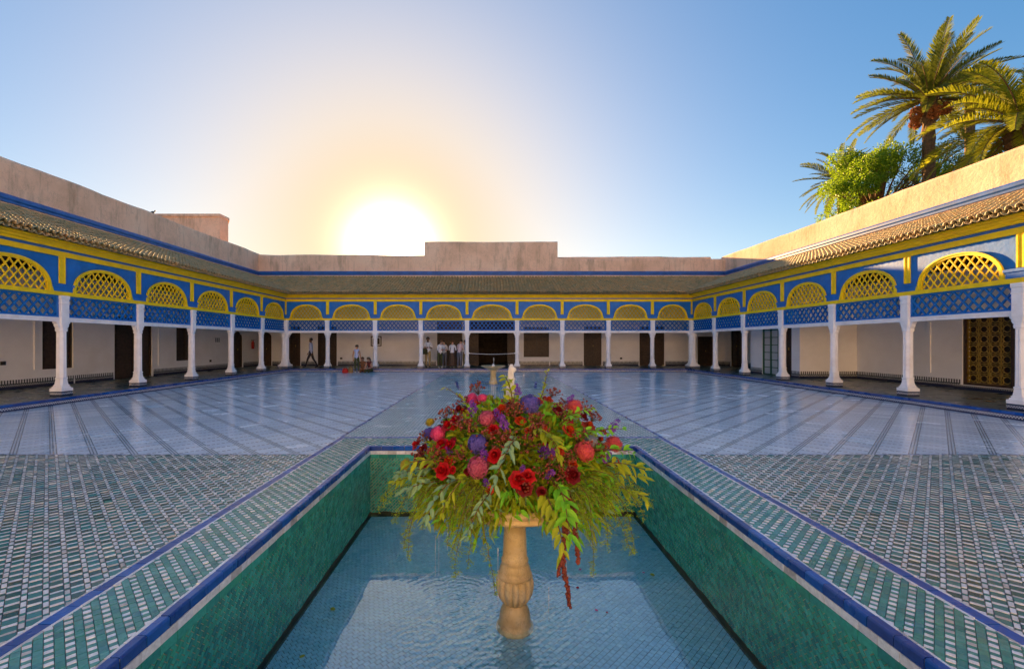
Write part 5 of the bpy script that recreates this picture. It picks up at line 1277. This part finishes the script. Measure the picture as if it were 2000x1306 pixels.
# fan palm
def fan_palm(x, y, ztop, seed):
    r = random.Random(seed); th = thing('fan_palm', 'fan palm peeping between the tall palm and the golden palm', 'palm tree', (x, y, GROUND), 'palms beyond the right wall')
    m = MB(); m.lathe([(.3, 0), (.26, (ztop - GROUND) * .5), (.24, ztop - GROUND)], 12, (x, y, GROUND)); m.build('trunk', MT['trunk'], th)
    f = MB(); n = 24
    for k in range(n):
        a = R(-115 + 230 * k / (n - 1)); d = Vector((math.cos(a), math.sin(a), 0)); e = Vector((-d.y, d.x, 0)) * .035; b = Vector((1.0, 0, 0)); L = .95 * (1 - .12 * abs(a) / 2)
        f.add([tuple(b), tuple(b + d * L * .6 + e + Vector((0, 0, .05))), tuple(b + d * L + Vector((0, 0, -.12))), tuple(b + d * L * .6 - e + Vector((0, 0, .05)))], [(0, 1, 2, 3)])
    f.tube([(0, 0, 0), (1.0, 0, 0)], .018, 5, 1); fm = f.mesh('fan_leaf', [MT['frond_y'], MT['trunk']])
    for i in range(38):
        el = R(80 - 130 * (i + .5) / 38); M = Matrix.Translation((x, y, ztop)) @ Matrix.Rotation(i * 2.4, 4, 'Z') @ Matrix.Rotation(-el, 4, 'Y') @ Matrix.Rotation(r.gauss(0, .3), 4, 'X')
        link('fan_leaf', fm, th, M)
fan_palm(30.0, 28.0, 17.2, 2)
def broadleaf(label, x, y, z0, z1, rx, ry, mat_, seed, nclump=46, per=150, ls=.11):
    r = random.Random(seed); th = thing('leafy_tree', label, 'tree', (x, y, GROUND), 'trees beyond the right wall')
    m = MB(); top = Vector((x, y, z0 + .8)); m.tube([(x, y, GROUND), (x + .1, y, (GROUND + z0) / 2), tuple(top)], [.3, .24, .18], 10)
    cr = MB(); zc, rz = (z0 + z1) / 2, (z1 - z0) / 2
    for k in range(nclump):
        d = Vector((r.gauss(0, 1), r.gauss(0, 1), r.gauss(0.1, 1))).normalized() * r.uniform(.35, 1.0) ** .5
        c = Vector((x + d.x * rx, y + d.y * ry, zc + d.z * rz)); m.tube([tuple(top), tuple(top.lerp(c, .5) + Vector((0, 0, .2))), tuple(c)], [.10, .05, .015], 5)
        cs = r.uniform(.30, .68)
        for q in range(per):
            e = Vector((r.gauss(0, 1), r.gauss(0, 1), r.gauss(0, .7))); e = e.normalized() * cs * r.uniform(.3, 1) ** .5; p = c + e
            dd = (e.normalized() + Vector((r.gauss(0, .6), r.gauss(0, .6), r.gauss(-.3, .5)))).normalized(); s = dd.cross(Vector((r.gauss(0, 1), r.gauss(0, 1), r.gauss(0, 1)))).normalized() * ls * .3
            L = ls * r.uniform(.7, 1.3); cr.add([tuple(p), tuple(p + dd * L * .5 + s), tuple(p + dd * L), tuple(p + dd * L * .5 - s)], [(0, 1, 2, 3)])
    m.build('trunk', MT['trunk'], th); o = cr.build('crown', mat_, th)
broadleaf('bright lime green leafy tree behind the sunlit parapet', 22.7, 26.3, 8.0, 13.3, 3.2, 2.6, MT['bush'], 4, 84, 420, .12)
broadleaf('deep green feathery tree at the foot of the tallest palm', 26.3, 26.8, 9.5, 13.6, 1.7, 1.6, MT['bush2'], 6, 34, 170)

# ------------------------------------------------------------------ people
SK = {'a': simple('skin_warm', (0.42, 0.23, 0.15), .5, .35, 20, .08), 'b': simple('skin_brown', (0.16, 0.08, 0.05), .5, .35, 20, .08), 'c': simple('skin_light', (0.52, 0.31, 0.22), .5, .35, 20, .08)}
HAIR = simple('dark_hair', (0.02, 0.015, 0.012), .5, .35, 30, .3); HAIR2 = simple('brown_hair', (0.12, 0.055, 0.025), .5, .35, 30, .3)
def cloth(name, c): return simple(name, c, .8, .15, 25, .12, .2)
CL = {'sky': cloth('pale_blue_shirt', (.42, .47, .68)), 'white': cloth('white_shirt', (.72, .70, .74)), 'pinkw': cloth('pale_pink_shirt', (.70, .55, .60)), 'dark': cloth('dark_trousers', (.035, .035, .045)), 'tan': cloth('tan_trousers', (.34, .25, .12)),
      'green': cloth('olive_trousers', (.06, .07, .03)), 'brown': cloth('brown_skirt', (.10, .06, .04)), 'grey': cloth('grey_jeans', (.16, .17, .22)), 'vest': cloth('maroon_vest', (.12, .03, .03)), 'rust': cloth('rust_dress', (.22, .10, .05)), 'black': cloth('black_shoes', (.02, .02, .02)), 'shoe': cloth('pale_shoes', (.55, .52, .5))}
def person(label, x, y, z, yaw, H, skin, top, legs, shoes, hair, pose='stand', sleeves=True, lean=0.0, nod=0.0, arms='down', skirt=False, longhair=False, stride=0.0):
    """one continuous skinned body; faces -y before the turn by yaw"""
    k = H / 1.75; th = thing('person', label, 'person', (x, y, z), 'visitors in the far gallery'); V = []; Rr = []; E = []; tags = []
    def add(p, r, par=None, tg=None):
        V.append(Vector(p) * k); Rr.append(r * k)
        if par is not None: E.append((par, len(V) - 1)); tags.append(tg)
        return len(V) - 1
    sit = pose == 'sit'; hz = .50 if sit else .93
    def up(h, side=0.0):                              # a point on the leaning torso, h above the pelvis
        return (side, -math.sin(lean) * h, hz + math.cos(lean) * h)
    pel = add((0, 0, hz), .125); bel = add(up(.16), .115, pel, 't'); che = add(up(.34), .135, bel, 't'); nb = add(up(.49), .085, che, 't'); ne = add(up(.55), .052, nb, 's')
    ny, nz = -math.sin(lean + nod), math.cos(lean + nod); b = up(.55)
    hd = lambda f, s=0.0: (0, b[1] + ny * f - nz * s, b[2] + nz * f + ny * s)
    h1 = add(hd(.07, .015), .066, ne, 's'); h2 = add(hd(.15, .01), .086, h1, 's'); h3 = add(hd(.225, .0), .062, h2, 's'); add(hd(.12, .095), .016, h1, 's')
    for sx in (-1, 1):
        sh = add((up(.46)[0] + sx * .17, up(.46)[1], up(.46)[2]), .062, nb, 't')
        s0 = Vector(V[sh]) / k
        if arms == 'down': el = (sx * .225, s0.y + .02, s0.z - .29); wr = (sx * .235, s0.y - .05, s0.z - .54)
        elif arms == 'swing': el = (sx * .22, s0.y + .06 * sx, s0.z - .29); wr = (sx * .22, s0.y - .05 + .14 * sx, s0.z - .53)
        elif arms == 'lap': el = (sx * .23, s0.y - .06, s0.z - .27); wr = (sx * .12, s0.y - .30, s0.z - .33)
        else: el = (sx * .23, s0.y - .04, s0.z - .28); wr = (sx * .10, s0.y - .27, s0.z - .24)
        e1 = add(el, .043, sh, 't' if sleeves else 's'); w1 = add(wr, .028, e1, 't' if sleeves == 'long' else 's')
        d = (Vector(wr) - Vector(el)).normalized(); hp = Vector(wr) + d * .07; pa = add(hp, .030, w1, 's')
        sd_ = d.cross(Vector((0, 1, 0.3))).normalized()
        for q, (o_, L) in enumerate(((-.027, .065), (-.009, .08), (.009, .078), (.027, .06))):
            f1 = add(hp + sd_ * o_ + d * .03, .0095, pa, 's'); add(hp + sd_ * o_ + d * (.03 + L * .8) + Vector((0, -.012, 0)), .0075, f1, 's')
        t1 = add(Vector(wr) + d * .045 - sd_ * .04, .0105, w1, 's'); add(Vector(wr) + d * .085 - sd_ * .055, .008, t1, 's')
    for sx in (-1, 1):
        hp = add((sx * .09, 0, hz - .05), .098, pel, 'l')
        if sit: kn = (sx * .12, -.42, hz + .0); an = (sx * .11, -.46, .09)
        else: kn = (sx * .10, -stride * sx * .45 - .03, .50); an = (sx * .10, -stride * sx + (.05 if stride and sx < 0 else 0), .09)
        kk = add(kn, .068, hp, 'l'); kf = Vector(kn).lerp(Vector(an), .4); cf = add(tuple(kf + Vector((0, .015, 0))), .056, kk, 'l'); aa = add(an, .040, cf, 'l')
        hl = add((an[0], an[1] + .035, .045), .036, aa, 'f'); bl = add((an[0], an[1] - .10, .035), .036, aa, 'f'); add((an[0], an[1] - .17, .028), .026, bl, 'f')
    me = bpy.data.meshes.new('body_tmp'); me.from_pydata([tuple(v) for v in V], E, [])
    ob = bpy.data.objects.new('body_tmp', me); COL.objects.link(ob)
    sm = ob.modifiers.new('skin', 'SKIN'); sl = me.skin_vertices[0].data if len(me.skin_vertices) else None
    if sl is None:
        bm = bmesh.new(); bm.from_mesh(me); bm.verts.layers.skin.verify(); bm.to_mesh(me); bm.free(); sl = me.skin_vertices[0].data
    for i, r_ in enumerate(Rr): sl[i].radius = (r_, r_); sl[i].use_root = (i == 0)
    sm.use_smooth_shade = True
    sb = ob.modifiers.new('sub', 'SUBSURF'); sb.levels = 1; sb.render_levels = 1
    dg = bpy.context.evaluated_depsgraph_get(); out = bpy.data.meshes.new_from_object(ob.evaluated_get(dg)); bpy.data.objects.remove(ob); bpy.data.meshes.remove(me)
    mi = {'s': 0, 't': 1, 'l': 2, 'f': 3}; out.materials.clear()
    for mt_ in (SK[skin], CL[top], CL[legs], CL[shoes]): out.materials.append(mt_)
    segs = [(V[a], V[b_], mi[tg]) for (a, b_), tg in zip(E, tags)]
    for pl in out.polygons:
        c = pl.center; best = (9, 0)
        for a, b_, mm in segs:
            ab = b_ - a; f = max(0, min(1, (c - a).dot(ab) / max(1e-9, ab.length_squared))); dd = (c - a - ab * f).length
            if dd < best[0]: best = (dd, mm)
        pl.material_index = best[1]; pl.use_smooth = True
    out.name = 'body'; Mx = Matrix.Translation((x, y, z)) @ Matrix.Rotation(yaw, 4, 'Z')
    link('body', out, th, Mx)
    m = MB(); c = Vector(hd(.165, -.018)) * k; n = 14
    prof = [(math.cos(a) * .105 * k, math.sin(a) * .118 * k) for a in [R(-25 + 115 * i / 7) for i in range(8)]]
    m.lathe(prof, n, (0, 0, 0), rfun=lambda a, zq, i: 1.0 - .30 * max(0, -math.sin(a)) * (zq < .03 * k))
    if longhair: m.tube([(0, .04 * k, .0), (0, .085 * k, -.12 * k), (0, .08 * k, -.30 * k)], [.09 * k, .085 * k, .03 * k], 10)
    hm = Matrix.Translation(c) @ Matrix.Rotation(lean + nod, 4, 'X')
    m.build('hair', hair, th, Mx @ hm, smooth=True)
    if skirt:
        m = MB(); m.lathe([(.15 * k, hz * k + .03), (.175 * k, (hz - .12) * k), (.20 * k, (hz - .45) * k), (.215 * k, .16)], 20, (0, 0, 0), rfun=lambda a, zq, i: 1 + .05 * math.sin(a * 6) * (i > 0), cap=False); m.build('skirt', CL[legs], th, Mx, smooth=True)
    return th, Mx, k
person('man in a pale blue shirt and dark trousers striding along the gallery', -11.0, 27.0, GZ, R(-80), 1.80, 'b', 'sky', 'dark', 'black', HAIR, sleeves='long', stride=.30, arms='swing', lean=.03)
person('person in a sleeveless pale blue top standing by the bags', -7.50, 24.6, 0.0, R(180), 1.56, 'a', 'sky', 'green', 'shoe', HAIR, sleeves=False, nod=.25)
person('long haired person in a rust dress seated behind the standing one', -7.36, 25.22, -.32, R(15), 1.62, 'a', 'rust', 'rust', 'black', HAIR2, 'sit', True, .25, .3, 'lap', longhair=True)
person('person in a maroon vest seated on the step, bent over the lap', -6.90, 25.18, -.32, R(-15), 1.62, 'c', 'vest', 'green', 'shoe', HAIR2, 'sit', False, .3, .35, 'lap', longhair=True)
person('man in tan trousers standing beside the column with a dark shoulder bag', -3.86, 26.6, GZ, R(15), 1.85, 'b', 'white', 'tan', 'black', HAIR, sleeves=True, arms='hold')
person('person in a white shirt and olive trousers bending over a guidebook', -3.12, 26.4, GZ, R(30), 1.70, 'c', 'white', 'green', 'shoe', HAIR2, sleeves='long', lean=.28, nod=.35, arms='hold')
person('person in grey jeans half hidden behind the white shirted reader', -2.92, 27.1, GZ, R(-20), 1.66, 'c', 'white', 'grey', 'shoe', HAIR, sleeves=True, lean=.1, nod=.3, arms='hold')
person('person in a white top and long brown skirt with back turned', -2.40, 26.5, GZ, R(170), 1.66, 'c', 'white', 'brown', 'shoe', HAIR2, sleeves=True, lean=.1, nod=.4, arms='hold', skirt=True)
person('person in a pale pink shirt and grey jeans leaning forward', -1.98, 26.55, GZ, R(150), 1.74, 'c', 'pinkw', 'grey', 'shoe', HAIR, sleeves='long', lean=.22, nod=.35, arms='hold')
person('person in a white shirt partly hidden by the column', -1.66, 27.1, GZ, R(200), 1.68, 'a', 'white', 'tan', 'shoe', HAIR2, sleeves=True, lean=.1, nod=.2, arms='hold')
def bag(name, label, x, y, z, w_, d_, h_, mat_, strap=True, rz=0.0):
    th = thing(name, label, 'bag', (x, y, z)); m = MB(); n = 18; prof = [(.75, 0), (1.0, .06), (1.04, .35), (.98, .7), (.72, .93), (.4, 1.0)]
    for i, (r, f) in enumerate(prof):
        for j in range(n):
            a = 2 * math.pi * j / n; cx, sx = math.cos(a), math.sin(a); sq = (abs(cx) ** 4 + abs(sx) ** 4) ** -.25
            m.v.append((w_ / 2 * r * cx * sq * .95 + .008 * math.sin(5 * a + i), d_ / 2 * r * sx * sq * .95, h_ * f))
    m.f = [(i * n + j, i * n + (j + 1) % n, (i + 1) * n + (j + 1) % n, (i + 1) * n + j) for i in range(len(prof) - 1) for j in range(n)] + [tuple(range(n - 1, -1, -1)), tuple(range((len(prof) - 1) * n, len(prof) * n))]; m.m = [0] * len(m.f)
    M = Matrix.Translation((x, y, z)) @ Matrix.Rotation(rz, 4, 'Z'); m.build('bag_body', mat_, th, M, smooth=True)
    if strap:
        q = MB(); q.tube([(-w_ * .25 + w_ * .5 * i / 8, 0, h_ * .96 + h_ * .3 * math.sin(math.pi * i / 8)) for i in range(9)], .012, 6); q.build('strap', mat_, th, M)
bag('bag', 'bright red bag lying on the court floor', -8.12, 24.55, 0, .32, .22, .25, cloth('red_cloth', (.50, .03, .02)), True, .3)
bag('bag', 'tan bag standing beside the red one', -7.86, 24.65, 0, .28, .2, .30, cloth('tan_cloth', (.30, .18, .07)), True, -.2)
bag('shoulder_bag', 'dark olive shoulder bag hanging at the man by the column', -4.02, 26.42, .98, .34, .16, .36, cloth('olive_cloth', (.05, .05, .02)), True, .3)

# ------------------------------------------------------------------ small things on the walls
fe = thing('fire_extinguisher', 'red fire extinguisher hung near the arched doors', 'extinguisher', (LX - WL.tw + .12, 28.4, 1.3))
m = MB(); m.lathe([(.02, 1.28), (.085, 1.29), (.085, 1.66), (.06, 1.74), (.03, 1.76), (.03, 1.80)], 16, (LX - WL.tw + .12, 28.4, 0)); m.build('cylinder', MT['red'], fe, smooth=True)
m = MB(); m.box(LX - WL.tw + .03, LX - WL.tw + .21, 28.38, 28.42, 1.80, 1.85); m.tube([(LX - WL.tw + .14, 28.4, 1.8), (LX - WL.tw + .24, 28.36, 1.65), (LX - WL.tw + .23, 28.36, 1.42)], .015, 6); m.build('valve', MT['black'], fe)
T = WB.T; pf = thing('framed_picture', 'framed picture of two arches hanging on the far wall', 'picture', T(-7.65, WB.tw - .03, 1.4))
m = MB()
for a, b, c, d in ((-8.0, -7.3, 1.44, 1.50), (-8.0, -7.3, 2.04, 2.10), (-8.0, -7.94, 1.50, 2.04), (-7.36, -7.3, 1.50, 2.04)): m.box(a, b, WB.tw - .04, WB.tw - .002, c, d, T)
m.build('frame', MT['wood'], pf)
m = MB(); m.box(-7.94, -7.36, WB.tw - .02, WB.tw - .003, 1.50, 2.04, T); m.build('mount', MT['plaster'], pf)
for c in (-7.79, -7.51):
    m = MB(); pts = [(c - .09, 1.56), (c + .09, 1.56)] + [(c + .09 * math.cos(a), 1.86 + .11 * math.sin(a)) for a in [math.pi * i / 8 for i in range(9)]]; n = len(pts)
    m.add([T(s, WB.tw - .023, z) for s, z in pts], [tuple(range(n))]); m.build('print', MT['wood'], pf)
T = WL.T; po = thing('wall_notice', 'small grey notice board on the left gallery wall', 'notice', T(24.9, WL.tw - .02, 1.7))
m = MB(); m.box(24.65, 25.15, WL.tw - .025, WL.tw - .002, 1.66, 1.98, T); m.build('board', MT['plaster'], po)
GR = simple('grey_print', (.22, .23, .27), .6, .3, 20, .3)
for k in range(3): m = MB(); m.box(24.69 + .15 * k, 24.80 + .15 * k, WL.tw - .028, WL.tw - .0255, 1.70, 1.94, T); m.build('print', GR, po)
rp = thing('rope_barrier', 'white rope barrier strung between the two central columns', 'rope', (0, BY - .1, GZ))
m = MB(); pts = [(-1.49 + 2.92 * i / 20, BY - .17, 1.06 - .06 * math.sin(math.pi * i / 20)) for i in range(21)]; m.tube(pts, .014, 6)
m.build('rope', MT['column'], rp)
for x in (-1.49, 1.43):
    m = MB(); m.lathe([(.155, 1.02), (.17, 1.03), (.17, 1.08), (.155, 1.09)], 16, (x, BY, 0), cap=False); m.build('rope_tie', MT['column'], rp)
bd_ = thing('bird', 'small dark bird perched on the rooftop chamber', 'bird', (-22.0, 28.85, 9.98))
m = MB(); m.ball((-22.0, 28.85, 10.11), .085, 0, 10, 7, (1.5, .8, .85)); m.ball((-21.86, 28.85, 10.19), .048, 0, 8, 6); m.tube([(-21.83, 28.85, 10.19), (-21.77, 28.85, 10.18)], [.012, .003], 5); m.tube([(-22.1, 28.85, 10.11), (-22.27, 28.85, 10.07)], [.04, .022], 6)
m.tube([(-22.0, 28.83, 10.05), (-22.0, 28.83, 9.98)], .006, 4); m.tube([(-21.98, 28.87, 10.05), (-21.98, 28.87, 9.98)], .006, 4); m.build('body', MT['black'], bd_, smooth=True)

# ---- unseen white wall added behind the viewpoint to bounce sun into the shaded court
m = MB(); m.box(LX - 3.6, RX + 3.8, -12.5, -12.0, -.2, 8.0); m.box(LX - 3.6, RX + 3.8, -12.52, -11.98, 8.001, 8.6, m=1); structure(m.build('bounce_wall', [MT['plaster'], MT['salmon']]))
